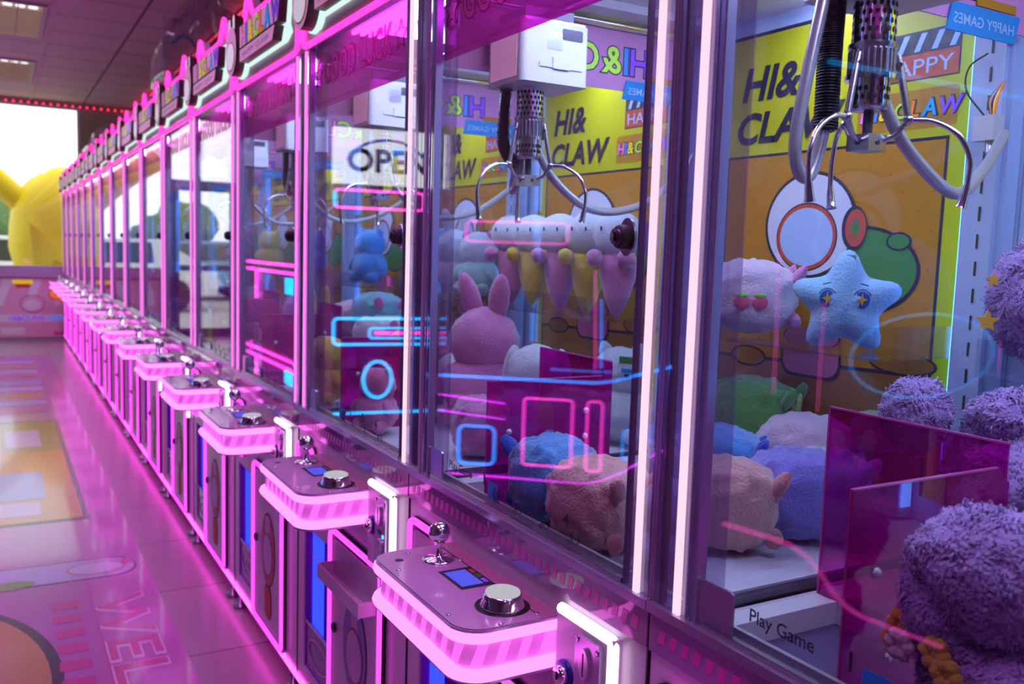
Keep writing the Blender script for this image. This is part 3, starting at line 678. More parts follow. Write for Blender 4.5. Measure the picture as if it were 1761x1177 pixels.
# ------------------------------------------------------------------ plush toys
def fab(name, col, b=(210, .7, .005)): return mat(name, col, .9, spec=.12, sheen=.8, bump=b)
fab('f_peach', (.80, .44, .38)); fab('f_peach_dark', (.74, .30, .30)); fab('f_blue', (.10, .40, .80)); fab('f_navy', (.02, .10, .55)); fab('f_lilac', (.48, .40, .78)); fab('f_violet', (.28, .24, .72))
fab('f_green', (.12, .40, .07)); fab('f_lime', (.35, .62, .10)); fab('f_pinkwhite', (.80, .58, .66)); fab('f_white', (.78, .82, .84)); fab('f_pink', (.80, .26, .50)); fab('f_rose', (.62, .14, .30))
fab('f_yellow', (.85, .62, .05)); fab('f_orange', (.80, .42, .03)); fab('f_teal', (.18, .55, .58)); fab('f_sky', (.36, .70, .92)); fab('f_mint', (.50, .80, .68)); fab('f_purple', (.40, .20, .62))
mat('fur_purple', (.62, .42, .84), .9, spec=.1, sheen=.7, var=(18, .80)); mat('fur_base', (.50, .32, .72), .95, sheen=.5)
mat('eye_blue', (.03, .12, .55), .2); mat('star_gold', (.85, .50, .05), .4); mat('tag_grey', (.35, .36, .42), .5); mat('berry', (.75, .08, .20), .6)
R3 = lambda rx=0, ry=0, rz=0: Matrix.Rotation(radians(rz), 3, 'Z') @ Matrix.Rotation(radians(ry), 3, 'Y') @ Matrix.Rotation(radians(rx), 3, 'X')
def pillow(loc, L, r, col, ear, label, rz=90, group=None, leaf=None, berry=False, tag_=None):
    """soft roll pillow lying on its side along local x, with ears and stub legs"""
    o = empty('pig_pillow', loc, label, 'plush toy', group, radians(rz)); sd = random.random()*50
    def fn(d):
        w = 1-.05*abs(sin(d.x*9+d.z*3))-.012*abs(sin(d.x*31+d.y*9)); t = abs(d.x)
        return Vector((d.x, d.y*w*(1-.12*t*t), d.z*w*(1-.12*t*t)))
    MB().ball((0, 0, 0), (L/2, r, r), col, n=64, e=.66, amp=.08, fr=11, seed=sd, fn=fn).build('body', o)
    for s in (-1, 1):
        e = MB().ball((L*.47, s*r*.55, r*.55), (.012, r*.22, r*.36), ear, R3(0, 25, 0) @ R3(s*-25, 0, 0), n=14, amp=.2, seed=sd); e.build('ear', o)
        MB().ball((L*.45, s*r*.5, -r*.62), (r*.20, r*.18, r*.24), ear, n=12, amp=.15, seed=sd+s).build('foot', o)
    if leaf:
        q = MB()
        for k in range(5):
            a = k*2*pi/5; q.ball((L*.52, r*.35*cos(a), r*.35*sin(a)), (.006, r*.34, r*.14), leaf, R3(math.degrees(a)), n=10)
        q.build('leaf_collar', o)
    if berry:
        q = MB()
        for dx in (-.018, .018):
            c = Vector((dx-.01, -r*1.01, -.01)); q.ball(c, (.016, .004, .015), 'berry', n=12).ball(c+Vector((0, -.001, .014)), (.013, .004, .006), 'f_lime', n=8)
        q.build('strawberry_patch', o)
    return o
def two_ball(name, loc, rb, rh, body, head, label, ears=None, ear_col=None, rz=0, group=None, dots=False, tagc=None):
    """sitting plush: body, head, ears, limbs; faces local -x"""
    o = empty(name, loc, label, 'plush toy', group, radians(rz)); sd = random.random()*40
    MB().ball((0, 0, rb*.98), (rb*.95, rb, rb*.96), body, n=40, amp=.09, fr=11, seed=sd).build('body', o)
    hz = rb*1.75+rh*.55; MB().ball((0, 0, hz), (rh*.95, rh*1.1, rh), head, n=40, amp=.07, fr=10, seed=sd+3).build('head', o)
    for s in (-1, 1):
        MB().ball((-rb*.55, s*rb*.62, rb*.35), (rb*.42, rb*.30, rb*.32), body, n=14, amp=.08, seed=sd+s).build('foot', o)
        MB().ball((-rb*.35, s*rb*.92, rb*1.15), (rb*.25, rb*.26, rb*.48), body, R3(s*28), n=14, amp=.08, seed=sd-s).build('arm', o)
        if ears == 'long': MB().ball((0, s*rh*.5, hz+rh*1.25), (rh*.22, rh*.34, rh*.85), ear_col or head, R3(s*-14, -12), n=16, amp=.08, seed=sd).build('ear', o)
        if ears == 'round': MB().ball((0, s*rh*.75, hz+rh*.75), (rh*.18, rh*.34, rh*.34), ear_col or head, n=14).build('ear', o)
        if ears == 'point': MB().ball((0, s*rh*.62, hz+rh*.80), (rh*.20, rh*.30, rh*.42), ear_col or head, R3(s*-22), n=12, e=1.3).build('ear', o)
        if ears == 'flop': MB().ball((0, s*rh*1.1, hz+rh*.1), (rh*.25, rh*.30, rh*.85), ear_col or head, R3(s*12), n=14, amp=.08, seed=sd).build('ear', o)
    if dots:
        for s in (-1, 1): MB().ball((-rh*.86, s*rh*.45, hz+rh*.05), (rh*.06, rh*.10, rh*.13), 'p_dark', n=12).build('eye', o)
        MB().ball((-rh*.93, 0, hz-rh*.12), (rh*.08, rh*.11, rh*.08), 'f_rose', n=12).build('nose', o)
    if tagc: MB().box(-rh*1.02, -rh*.98, -rh*.9, -rh*.2, hz+rh*.1, hz+rh*.75, 'p_white').box(-rh*1.04, -rh*1.02, -rh*.9, -rh*.2, hz+rh*.5, hz+rh*.75, tagc).box(-rh*1.04, -rh*1.02, -rh*.8, -rh*.3, hz+rh*.15, hz+rh*.3, 'p_cyan').build('paper_tag', o)
    return o
def star_plush(loc, R, label, rz=0):
    o = empty('star_plush', loc, label, 'plush toy', None, radians(rz)); k = 60; q = MB(); v = []; f = []
    ring = 9
    def prof(t):
        c = cos(5*(t-pi/2)); return R*(.77+.23*c if c > 0 else .77+.13*c)
    for side in (1, -1):
        base = len(v)
        for i in range(ring+1):
            u = i/ring
            for j in range(k):
                t = 2*pi*j/k; rr = prof(t)*u; th = .44*R*math.sqrt(max(0, 1-u*u))
                v.append((-side*th + .02*R*noise.noise(Vector((rr*cos(t)*40, rr*sin(t)*40, side))), rr*cos(t), rr*sin(t)))
        for i in range(ring):
            for j in range(k):
                a = (base+i*k+j, base+i*k+(j+1) % k, base+(i+1)*k+(j+1) % k, base+(i+1)*k+j); f.append(a if side > 0 else a[::-1])
    q.add(v, f, 'f_sky', True); q.build('body', o)
    for s in (-1, 1):
        c = Vector((-.395*R, s*.30*R, .10*R)); e = MB().ball(c, (.03*R, .135*R, .16*R), 'eye_blue', n=18).prism([(a*.10*R, b*.13*R) for a, b in [(r_*cos(t_), r_*sin(t_)) for r_, t_ in [((1 if i % 2 == 0 else .35), i*pi/4+pi/2) for i in range(8)]]], c-X*.031*R, FU, FV, .002, 'star_gold')
        e.tube([c+Vector((-.01*R, .16*R*cos(t), .18*R*sin(t))) for t in [radians(a) for a in range(25, 156, 13)]], .010*R, 'p_dark', n=5)
        e.tube([c+Vector((0, s*.02*R-.07*R, .27*R+s*.02*R)), c+Vector((0, s*.02*R+.07*R, .27*R-s*.02*R))], .012*R, 'p_dark', n=5); e.build('eye', o)
    MB().ball((-.40*R, .0, -.10*R), (.02*R, .045*R, .05*R), 'f_peach_dark', n=12).build('mouth', o)
    MB().box(-.20*R, -.18*R, -.14*R, .02*R, .66*R, .90*R, 'tag_grey').build('fabric_tag', o)
    return o
def fur(q, c, r, rot=None, n=2500, L=.016, seed=0, amp=.14, w=.0008):
    """lumpy ellipsoid covered with short curled tufts of pile"""
    rnd = random.Random(seed); c = Vector(c); r = Vector(r if hasattr(r, '__len__') else (r, r, r))
    v0 = len(q.v); q.ball(c, r, 'fur_base', rot, n=84, amp=amp, fr=7, seed=seed)
    for i in range(v0, len(q.v)):       # nap: short clumps standing off the backing
        p = Vector(q.v[i]); d = (p-c).normalized()
        q.v[i] = tuple(p + d*(.0045*abs(noise.noise((p-c)*75+Vector((seed, 0, 2))))+.0035*noise.noise((p-c)*170)))
    V = []; F = []
    for i in range(int(n*4.5)):
        z = rnd.uniform(-1, 1); t = rnd.uniform(0, 2*pi); s = math.sqrt(1-z*z); d = Vector((s*cos(t), s*sin(t), z))
        p = Vector((d.x*r.x, d.y*r.y, d.z*r.z))*(1+amp*noise.noise(d*7*.35+Vector((seed, seed*2, 3)))+amp*.4*noise.noise(d*7+Vector((seed, 1, 3))))
        nr = Vector((d.x/r.x, d.y/r.y, d.z/r.z)).normalized()
        if rot: p = rot @ p; nr = rot @ nr
        fl = noise.noise_vector(p*26+Vector((seed, 5, 9))); tg = (fl - nr*fl.dot(nr))
        tg = tg.normalized() if tg.length > 1e-4 else nr.orthogonal()
        tg = (tg+Vector((rnd.gauss(0, .38), rnd.gauss(0, .38), rnd.gauss(0, .38)))).normalized()
        sd_ = nr.cross(tg)
        if sd_.length < 1e-4: continue
        sd_.normalize(); l = L*rnd.uniform(.6, 1.2)*.55; b = len(V)
        for k, (a, h, ww) in enumerate(((0, -.15, 1.0), (.45, .28, 1.15), (1.0, .28, 1.0), (1.35, -.05, .3))):
            m_ = p + tg*(l*a*.8) + nr*(l*h*1.15)
            V += [c+m_-sd_*(w*ww), c+m_+sd_*(w*ww)]
        for k in range(3): F.append((b+2*k, b+2*k+1, b+2*k+3, b+2*k+2))
    q.add(V, F, 'fur_purple', True); return q
FL = .858
g1 = 'roll pillows in the second machine'
pillow((.1, .270, FL+.073), .17, .073, 'f_peach', 'f_peach_dark', 'peach pig-shaped pillow lying right behind the glass of the second machine', rz=-80)
pillow((.108, .422, FL+.076), .15, .076, 'f_blue', 'f_navy', 'bright blue roll pillow with navy fins behind the peach pig pillow', rz=95)
two_ball('bunny_plush', (.104, .098, FL), .048, .042, 'f_lilac', 'f_lilac', 'small lilac bunny plush behind the clear post beside the peach pig pillow', 'long', rz=-60)
two_ball('bear_plush', (.235, .250, FL), .060, .045, 'f_violet', 'f_violet', 'violet-blue plush lying behind the peach pig pillow, by the magenta box', 'round', rz=-40)
pillow((.29, .180, FL+.074), .17, .076, 'f_peach', 'f_peach_dark', 'cream-peach pillow seen end-on with folded pink ear, right of the clear posts', rz=-35)
pillow((.45, .165, FL+.076), .19, .078, 'f_violet', 'f_violet', 'periwinkle roll pillow next to the cream-peach one, left of the magenta box', rz=-30)
pillow((.45, .375, FL+.078), .18, .078, 'f_blue', 'f_navy', 'blue roll pillow half hidden behind the cream-peach pillow', rz=-50)
pillow((.625, .47, FL+.150), .19, .080, 'f_green', 'f_green', 'dark green roll pillow under the acrylic shelf of the second machine', rz=-60, leaf='f_lime')
pillow((.62, .31, FL+.095), .19, .082, 'f_pinkwhite', 'f_pink', 'pale pink pig pillow in front of the green roll pillow', rz=-50)
pillow((.57, .215, FL+.068), .15, .066, 'f_white', 'f_pinkwhite', 'small off-white pillow below the pale pink pig pillow', rz=-30)
pillow((.66, .175, FL+.165), .10, .038, 'f_lime', 'f_pink', 'small lime and pink plush on top of the pile beside the magenta box', rz=-40)
pillow((.60, .56, FL+.07), .20, .07, 'f_violet', 'f_violet', 'violet roll pillow at the bottom of the pile under the green roll pillow', rz=-80)
star_plush((.60, .222, 1.255), .098, 'light blue star plush with sad blue eyes sitting on the acrylic shelf', rz=38)
pillow((.612, .475, 1.172+.082), .185, .077, 'f_pinkwhite', 'f_pink', 'white-pink pig pillow with strawberry patch on the shelf beside the blue star', rz=-35, berry=True)
# third machine
cols5 = [('f_pink', 1.46), ('f_yellow', 1.33), ('f_pink', 1.19), ('f_yellow', 1.055), ('f_pink', .925)]
for i, (c_, y_) in enumerate(cols5):
    o = empty('tulip_plush', (.605, y_, 1.176), ('leftmost pink', 'leftmost yellow', 'middle pink', 'second yellow', 'rightmost pink')[i]+' plush with round white head in the shelf row of the third machine', 'plush toy', 'white-headed plush on the shelf', radians(30))
    MB().ball((0, 0, .095), (.055, .062, .098), c_, n=24, amp=.05, seed=i, fn=lambda d: Vector((d.x*(.72+.28*d.z), d.y*(.72+.28*d.z), d.z))).build('body', o)
    MB().ball((-.008, 0, .205), (.058, .063, .056), 'f_white', n=26, amp=.04, seed=i+4).build('head', o)
    for s in (-1, 1):
        MB().ball((-.048, s*.044, .145), (.032, .020, .020), c_, R3(0, 20, s*15), n=12).build('arm', o)
        MB().tube([(-.066, s*.020, .212), (-.067, s*.020, .222)], .0022, 'p_dark', n=6).build('eye', o)
two_ball('bunny_plush', (.385, 1.215, FL), .105, .088, 'f_pink', 'f_pink', 'large pink bunny plush sitting behind the magenta box of the third machine', 'long', rz=30)
two_ball('bunny_plush', (.42, 1.50, FL), .075, .056, 'f_rose', 'f_rose', 'dark pink plush left of the large pink bunny', 'round', rz=30)
two_ball('puppy_plush', (.415, .985, FL), .080, .068, 'f_white', 'f_white', 'white floppy plush with blue bow right of the large pink bunny', 'flop', rz=30)
two_ball('kitten_plush', (.62, .915, FL), .080, .066, 'f_white', 'f_white', 'white plush with a striped paper tag near the right post of the third machine', 'point', rz=38, tagc='p_green', dots=True)
two_ball('cow_plush', (.385, 1.375, FL), .052, .058, 'f_white', 'f_white', 'white round-faced plush with dark dot eyes low behind the second machine', 'round', 'f_rose', rz=30, dots=True)
pillow((.23, .925, FL+.068), .18, .070, 'f_pink', 'f_rose', 'pink roll pillow on the mat at the near end of the third machine', rz=70)
two_ball('bear_plush', (.10, 1.25, FL), .055, .045, 'f_pink', 'f_rose', 'small pink plush in front of the magenta box of the third machine', 'round', rz=30)
# fourth machine
two_ball('bear_plush', (.625, 2.08, 1.176), .074, .062, 'f_sky', 'f_blue', 'blue bear plush sitting on the shelf of the fourth machine', 'round', 'f_sky', rz=30)
two_ball('bunny_plush', (.63, 1.725, 1.182), .066, .060, 'f_mint', 'f_white', 'white plush with mint body at the near end of the shelf in the fourth machine', 'round', 'f_pink', rz=30)
two_ball('bunny_plush', (.625, 1.885, 1.178), .068, .066, 'f_pinkwhite', 'f_white', 'white plush with pale pink body on the shelf beside the blue bear', 'long', rz=30)
two_ball('duck_plush', (.115, 1.71, FL), .065, .058, 'f_orange', 'f_yellow', 'orange-yellow duck plush close to the glass of the fourth machine', None, rz=30, dots=True)
two_ball('duck_plush', (.40, 1.76, FL), .075, .058, 'f_yellow', 'f_yellow', 'yellow duck plush further back in the fourth machine', None, rz=30, dots=True)
for lab, p_, c_, r_ in (('teal roll pillow on top of the pile in the fourth machine', (.395, 2.02, FL+.24), 'f_teal', .080), ('white roll pillow below the teal one in the fourth machine', (.38, 1.93, FL+.17), 'f_white', .080), ('pink roll pillow beside the teal one in the fourth machine', (.39, 2.21, FL+.20), 'f_pinkwhite', .080),
                        ('lilac roll pillow at the bottom of the pile in the fourth machine', (.43, 2.05, FL+.088), 'f_lilac', .080), ('pale roll pillow at the far end of the fourth machine', (.52, 2.26, FL+.086), 'f_white', .080)):
    pillow(p_, .21, r_, c_, 'f_pink', lab, rz=-75+random.uniform(-12, 12))
# fifth to ninth machine: piles glimpsed through reflections
pal = ['f_purple', 'f_blue', 'f_pink', 'f_white', 'f_violet', 'f_teal', 'f_rose', 'f_yellow']; names_ = {'f_purple': 'purple', 'f_blue': 'blue', 'f_pink': 'pink', 'f_white': 'white', 'f_violet': 'violet', 'f_teal': 'teal', 'f_rose': 'dark pink', 'f_yellow': 'yellow'}
for j in range(4, 8):
    y0 = PW*(j-1); nm = {4: 'fifth', 5: 'sixth', 6: 'seventh', 7: 'eighth'}[j]
    for i, (px_, py_) in enumerate(((.105, .22), (.36, .16), (.405, .56), (.39, .36))):
        c_ = pal[(j*3+i) % 8]; d_ = pal[(j*5+i+2) % 8]
        two_ball('bear_plush', (px_, y0+py_, FL), (.055, .085, .085, .085)[i], (.045, .065, .07, .065)[i], c_, d_, '%s plush %s in the %s machine' % (names_[c_], ('by the glass', 'by the near side', 'behind the magenta box', 'at the back of the pile')[i], nm), ('round', 'long', 'flop', 'round')[i], rz=30)
    c_ = pal[(j*3+5) % 8]
    two_ball('bear_plush', (.625, y0+.30, 1.176), .075, .062, c_, c_, '%s bear plush on the shelf of the %s machine' % (names_[c_], nm), 'round', rz=30)
# nearest machine: fluffy purple plush
def fluffy(loc, label, lumps, seed, gold=None, bow=None, flowers=None):
    o = empty('fluffy_plush', loc, label, 'plush toy', 'fluffy purple plush in the nearest machine')
    for i, (nm, c, r, rot, n, L) in enumerate(lumps): fur(MB(), c, r, rot, n, L, seed+i).build(nm, o)
    if gold:
        q = MB()
        for (c, R_) in gold:
            q.prism([(a*R_, b*R_) for a, b in star5((0, 0), 1)], c, Vector((.70, -.71, 0)), Z, .006, 'star_gold')
        q.build('star_patch', o)
    if bow: MB().box(bow[0]-.012, bow[0]+.012, bow[1]-.016, bow[1]+.016, bow[2]-.014, bow[2]+.014, 'f_navy').build('ribbon', o)
    if flowers:
        for c, col, k in flowers:
            q = MB(); c = Vector(c)
            for a in range(6): q.ball(c+Vector((-.003, .010*cos(a*pi/3), .010*sin(a*pi/3))), (.006, .008, .008), col, n=8, amp=.3, seed=a+k)
            q.ball(c, .007, col, n=8); q.build('yarn_flower', o)
    return o
fluffy((.605, -.150, 1.176), 'round fluffy purple plush with gold star patches on the shelf at the right edge', [('body', (0, 0, .105), (.080, .092, .094), None, 3600, .016)], 11, gold=[((-.075, .052, .135), .011), ((-.092, .045, .075), .017)])
fluffy((.46, -.225, FL), 'big fluffy purple plush lying behind the magenta chute box', [('body', (.03, -.03, .150), (.14, .16, .135), None, 7000, .017), ('ear', (-.05, .150, .255), (.048, .045, .052), None, 1500, .015), ('ear', (-.02, .03, .27), (.045, .05, .035), None, 1200, .015), ('foot', (-.02, -.14, .12), (.08, .07, .08), None, 1500, .016)], 21)
fluffy((.100, -.428, FL), 'fluffy purple plush pressed against the glass in the lower right corner', [('head', (.0, .030, .165), (.066, .082, .064), R3(20), 4600, .014), ('body', (-.003, -.02, .068), (.066, .115, .060), None, 5200, .015), ('ear', (-.03, .060, .125), (.034, .036, .060), R3(-35), 2400, .013), ('arm', (.0, -.115, .13), (.055, .05, .06), None, 2000, .014)], 31, bow=(-.045, -.085, .125),
       flowers=[((-.050, .092, .108), 'f_orange', 1), ((-.060, .085, .092), 'f_pinkwhite', 2), ((-.062, .045, .100), 'f_yellow', 3), ((-.064, .030, .085), 'f_yellow', 4), ((-.048, .098, .088), 'f_orange', 5)])
# ------------------------------------------------------------------ floor graphic
mat('g_pink', (.52, .17, .44), .20, coat=.3); mat('g_rose', (.62, .08, .30), .2, coat=.3); mat('g_line', (.85, .62, .80), .2, coat=.3); mat('g_brown', (.52, .30, .12), .22, coat=.3)
mat('g_dark', (.05, .03, .08), .25, coat=.3); mat('g_orange', (.60, .30, .06), .2, coat=.3); mat('g_olive', (.30, .32, .08), .2, coat=.3); mat('g_pale', (.60, .62, .72), .2, coat=.3); mat('g_green', (.18, .42, .10), .2, coat=.3); mat('g_lilac', (.55, .45, .72), .2, coat=.3); mat('g_blue', (.30, .42, .70), .2, coat=.3)
q = MB(); FZ = .0015
def fl(pts, k, ma): q.prism(pts, (0, 0, FZ+.0004*k), X, Y, 0, ma)
def fr(x0, x1, y0, y1, k, ma): fl([(x0, y0), (x1, y0), (x1, y1), (x0, y1)], k, ma)
q.box(-1.55, -.235, -.6, 10.4, 0, FZ, 'g_pink')
fr(-.468, -.463, -.6, 3.0, 1, 'g_rose')
# WELCOME, read from the left side of the row
q.text('WELCOME', .225, (-.452, 2.66, FZ+.0006), -Y, X, 'g_line', bold=.035, spacing=1.04, fit=1.86).text('WELCOME', .225, (-.452, 2.652, FZ+.0011), -Y, X, 'g_rose', bold=.012, spacing=1.08, fit=1.84)
# big round brown face-less patch with a dark rim, lower left
fl(ell(-1.02, 2.05, .43, .72, 48), 1, 'g_dark'); fl(ell(-1.03, 2.05, .405, .69, 48), 2, 'g_brown'); fl(ell(-.78, 1.80, .05, .08, 20), 3, 'g_dark')
for i in range(6): fr(-.60, -.51, 2.58-.13*i, 2.65-.13*i, 2, 'g_rose')
# capsule shape lying across
fl(rrect(-.90, -.27, 2.86, 3.10, .10), 1, 'g_dark'); fl(rrect(-.89, -.28, 2.87, 3.09, .10), 2, 'g_lilac'); fl(ell(-.42, 2.98, .11, .075), 3, 'g_brown'); fl(ell(-.42, 2.98, .10, .065), 4, 'g_pale'); fl(ell(-.74, 2.90, .10, .05), 3, 'g_green'); fl(ell(-.30, 3.02, .025, .04), 3, 'g_rose')
# framed picture further back
fr(-1.3, -.385, 3.70, 6.35, 1, 'g_dark'); fr(-1.28, -.41, 3.74, 5.30, 2, 'g_orange'); fr(-1.28, -.41, 5.30, 6.30, 2, 'g_olive'); fr(-1.2, -.58, 3.85, 4.10, 3, 'g_pale'); fr(-1.0, -.55, 4.15, 4.75, 3, 'g_blue'); fr(-.72, -.52, 5.45, 6.0, 3, 'g_lilac'); fr(-1.2, -.75, 4.9, 5.6, 3, 'g_pale')
for i in range(9):
    y = 6.7+.38*i; fr(-1.3, -.42, y, y+.18, 2, ('g_rose', 'g_lilac', 'g_orange', 'g_lilac', 'g_blue')[i % 5])
tag(q.build('floor_sticker'), 'large glossy pink floor graphic with WELCOME lettering along the row of machines', 'floor sticker')
# ------------------------------------------------------------------ printed panel under the far window
mat('w_pink', (.82, .44, .58), .5); mat('w_pale', (.86, .78, .82), .5)
q = MB(); FY = RY1-.012
q.box(-1.15, .80, FY, RY1-.002, .04, .80, 'w_pink')
def wp(pts, k, ma): q.prism(pts, (0, FY-.0006*k, 0), X, Z, .0004, ma)
def wr(x0, x1, z0, z1, k, ma): wp([(x0, z0), (x1, z0), (x1, z1), (x0, z1)], k, ma)
for i in range(6): wp([(-1.1+.33*i, .45), (-1.02+.33*i, .45), (-.90+.33*i, .78), (-1.02+.33*i, .78)], 1, 'w_pale')
wr(-1.15, .8, .235, .335, 2, 'w_pale'); wr(-.72, -.45, .08, .17, 2, 'w_pale'); wr(-.12, .10, .06, .11, 2, 'g_rose')
q.text('HI&CLAW', .09, (-.62, FY-.0022, .255), X, Z, 'l_purple', bold=.03, fit=.40); q.text('HI&CLAW', .09, (-.18, FY-.0022, .255), X, Z, 'l_blue', bold=.03, fit=.40)
wp(ell(-.36, .47, .145, .115), 3, 'g_dark'); wp(ell(-.36, .47, .138, .108), 4, 'w_pink'); wp(ell(-.36, .455, .095, .07), 5, 'w_pale'); wr(-.39, -.33, .58, .70, 4, 'w_pale')
wr(-.58, -.35, .725, .775, 4, 'l_yellow'); wr(-.54, -.38, .675, .72, 5, 'p_red')
for x, z, r_ in ((-.10, .60, .07), (-.02, .55, .06), (.05, .50, .05)): wp(ell(x, z, r_, r_), 3, 'g_dark'); wp(ell(x, z, r_-.008, r_-.008), 4, 'l_orange')
tag(q.build('wall_graphic'), 'pink printed panel with HI&CLAW lettering under the far window', 'wall graphic')
# ------------------------------------------------------------------ ceiling lights and red LED strings
mat('louvre', (.60, .50, .38), .5); emis('tube_light', (1, .93, .98), 1.6); mat('troffer', (.62, .55, .58), .5); mat('diffuser_warm', (.62, .48, .34), .6, emit=(1, .78, .58), es=.22)
FILL_W = 8.0
def troffer(x0, y0, label):
    o = empty('ceiling_light', (x0, y0, RZ), label, 'ceiling light', 'louvred ceiling lights'); w_, l_ = .60, 1.30
    MB().box(0, w_, -.0, .03, -.02, -.004, 'troffer').box(0, w_, l_-.03, l_, -.02, -.004, 'troffer').box(0, .03, .03, l_-.03, -.02, -.004, 'troffer').box(w_-.03, w_, .03, l_-.03, -.02, -.004, 'troffer').build('frame', o)
    q = MB()
    for i in range(11): q.box(.03, w_-.03, .16+.10*i, .168+.10*i, -.018, -.006, 'louvre')
    for i in range(2): q.box(.20+.20*i, .208+.20*i, .03, l_-.03, -.0185, -.006, 'louvre')
    q.build('louvre', o); MB().box(.03, w_-.03, .03, l_-.03, -.006, -.003, 'diffuser_warm').build('diffuser', o)
    q = MB()
    for i in range(6): q.box(.05+.085*i, .11+.085*i, .035, .15, -.012, -.0065, 'tube_light')
    q.build('lamp_strip', o)
    la = bpy.data.lights.new('room_fill', 'AREA'); la.shape = 'RECTANGLE'; la.size = .5; la.size_y = 1.1; la.energy = FILL_W; la.color = (.78, .30, 1.0); la.spread = radians(120)  # added purple area fill standing in for the room's LED glow
    lo = bpy.data.objects.new('room_fill', la); C.objects.link(lo); lo.parent = o; lo.location = (w_/2, l_/2, -.025); return o
for k, y in enumerate((-3.0, -.65, 1.85, 4.35, 6.85, 9.35)):
    troffer(-.965, y, ('first', 'second', 'third', 'fourth', 'fifth', 'sixth', 'seventh', 'eighth')[k]+' louvred ceiling light counted from the camera end of the aisle')
emis('led_red', (1, .03, .10), 2.2); q = MB().tube([(-1.2, RY1-.02, 3.0), (.84, RY1-.02, 3.0)], .004, 'p_dark', n=5); o = q.build('light_string'); tag(o, 'string of small red bulbs along the top of the far wall', 'light string')
for i in range(24):
    b = MB().ball((-1.1+.083*i, RY1-.03, 2.995), .014, 'led_red', n=8).build('bulb', o)
tag(MB().box(RX1-.010, RX1-.0, 5.0, RY1-.05, 3.0, 3.012, 'led_red').build('led_strip_light'), 'thin red light strip where ceiling meets the right wall', 'light strip')
# ------------------------------------------------------------------ bags of plush on top of the machines
mat('bag_band', (.02, .06, .55), .4)
def bag(loc, r, label, n_in, cols, band=True, seed=1):
    o = empty('plastic_bag', loc, label, 'plastic bag', 'plastic bags on top of the machines')
    MB().ball((0, 0, r[2]*1.15), r, 'plastic_bag', n=34, amp=.30, fr=9, seed=seed).build('film', o)
    if band:
        MB().tube(spline([(-.16, .10, r[2]*1.55), (-.10, -.02, r[2]*1.62), (0, -.10, r[2]*1.30), (.10, -.05, r[2]*1.52), (.16, -.16, r[2]*1.50)], 8), .014, 'bag_band', n=6, rf=lambda t: .6+.5*sin(t*9)**2).build('drawstring', o)
    for i in range(n_in):
        a = i*2.4; MB().ball((r[0]*.4*cos(a), r[1]*.4*sin(a), r[2]*(.5+.25*(i % 3))), .34*min(r), cols[i % len(cols)], n=14, amp=.1, seed=i).build('bagged_toy', o)
    return o
bag((.36, 4.85, 1.887), (.26, .40, .40), 'big clear plastic bag with blue drawstring on top of the machines', 5, ['f_purple', 'f_rose', 'f_lilac'], True, 3)
bag((.36, 9.5, 1.887), (.28, .45, .27), 'dark stuffed plastic bag on top of the machines farther along the row', 4, ['f_navy', 'f_violet'], False, 5)
bag((.40, 11.35, 1.915), (.26, .35, .24), 'pale plastic bag on top of the farthest machines', 4, ['f_white', 'f_pinkwhite'], False, 8)
# ------------------------------------------------------------------ facing cabinets across the aisle (seen in the glass)
emis('n_cyan', (.0, .40, 1.0), 5.5); emis('n_pink', (1, .05, .55), 5.5); emis('n_violet', (.75, .03, .95), 5.0); emis('n_dim', (.0, .40, 1.0), 2.6); emis('n_dimpink', (1, .06, .5), 3.0); emis('n_blue', (.0, .24, 1.0), 6.0); emis('n_white', (.9, .95, 1), 2.2)
mat('cab_dark', (.10, .06, .16), .4); mat('cab_front', (.05, .04, .10), .25)
def kiosk(L, R, depth, h, label, w=None):
    """free-standing cabinet; local x runs along its front from L to R, y out of the front"""
    L = Vector(L); R = Vector(R); d = R-L; w = w or d.length
    o = empty('neon_cabinet', (L.x, L.y, 0), label, 'arcade cabinet', 'neon cabinets across the aisle', math.atan2(d.y, d.x))
    MB().box(.0, w, -depth, -.012, .0, h, 'cab_dark').build('body', o); MB().box(.02, w-.02, -.012, -.004, .03, h-.03, 'cab_front').build('front_panel', o)
    return o
NY = .008
def nrect(o, x0, x1, z0, z1, ma, r=.03, rad=.006): MB().tube([(a, NY, b) for a, b in rrect(x0, x1, z0, z1, r)], rad, ma, closed=True, n=6).build('neon_tube', o)
def nline(o, P, ma, rad=.006): MB().tube([p if len(p) == 3 else (p[0], NY, p[1]) for p in P], rad, ma, n=6).build('neon_tube', o)
def noval(o, c, z, rx, rz_, ma, rad=.006): MB().tube([(c+rx*cos(t*pi/18), NY, z+rz_*sin(t*pi/18)) for t in range(36)], rad, ma, closed=True, n=6).build('neon_tube', o)
k = kiosk((-.84, .80), (-2.25, .80), .16, 1.95, 'dark cabinet with cyan ring across the aisle, beside the camera')
noval(k, .79, 1.06, .33, .125, 'n_dim', .005); nline(k, fillet([(.02, .645), (.33, .535), (.50, .33), (.98, .12)], .12), 'n_dimpink', .007)
nline(k, [(.16, 1.35), (.17, .98)], 'n_dimpink', .003); nline(k, [(.34, 1.22), (.34, .92)], 'n_dimpink', .003); nline(k, fillet([(.30, 1.85), (1.38, 1.85)], .1), 'n_dim', .008)
k = kiosk((-.815, 2.5), (-1.355, 2.072), .55, 1.52, 'dark cabinet with blue ledge light and pink rectangles across the aisle', w=1.0)
nline(k, fillet([(-.0, .0, .806), (.70, .0, .806), (.80, -.0, .83), (1.0, .0, .89)], .08), 'n_blue', .007); nline(k, fillet([(.02, .394), (.68, .385), (.82, .45), (.98, .55)], .1), 'n_violet', .005)
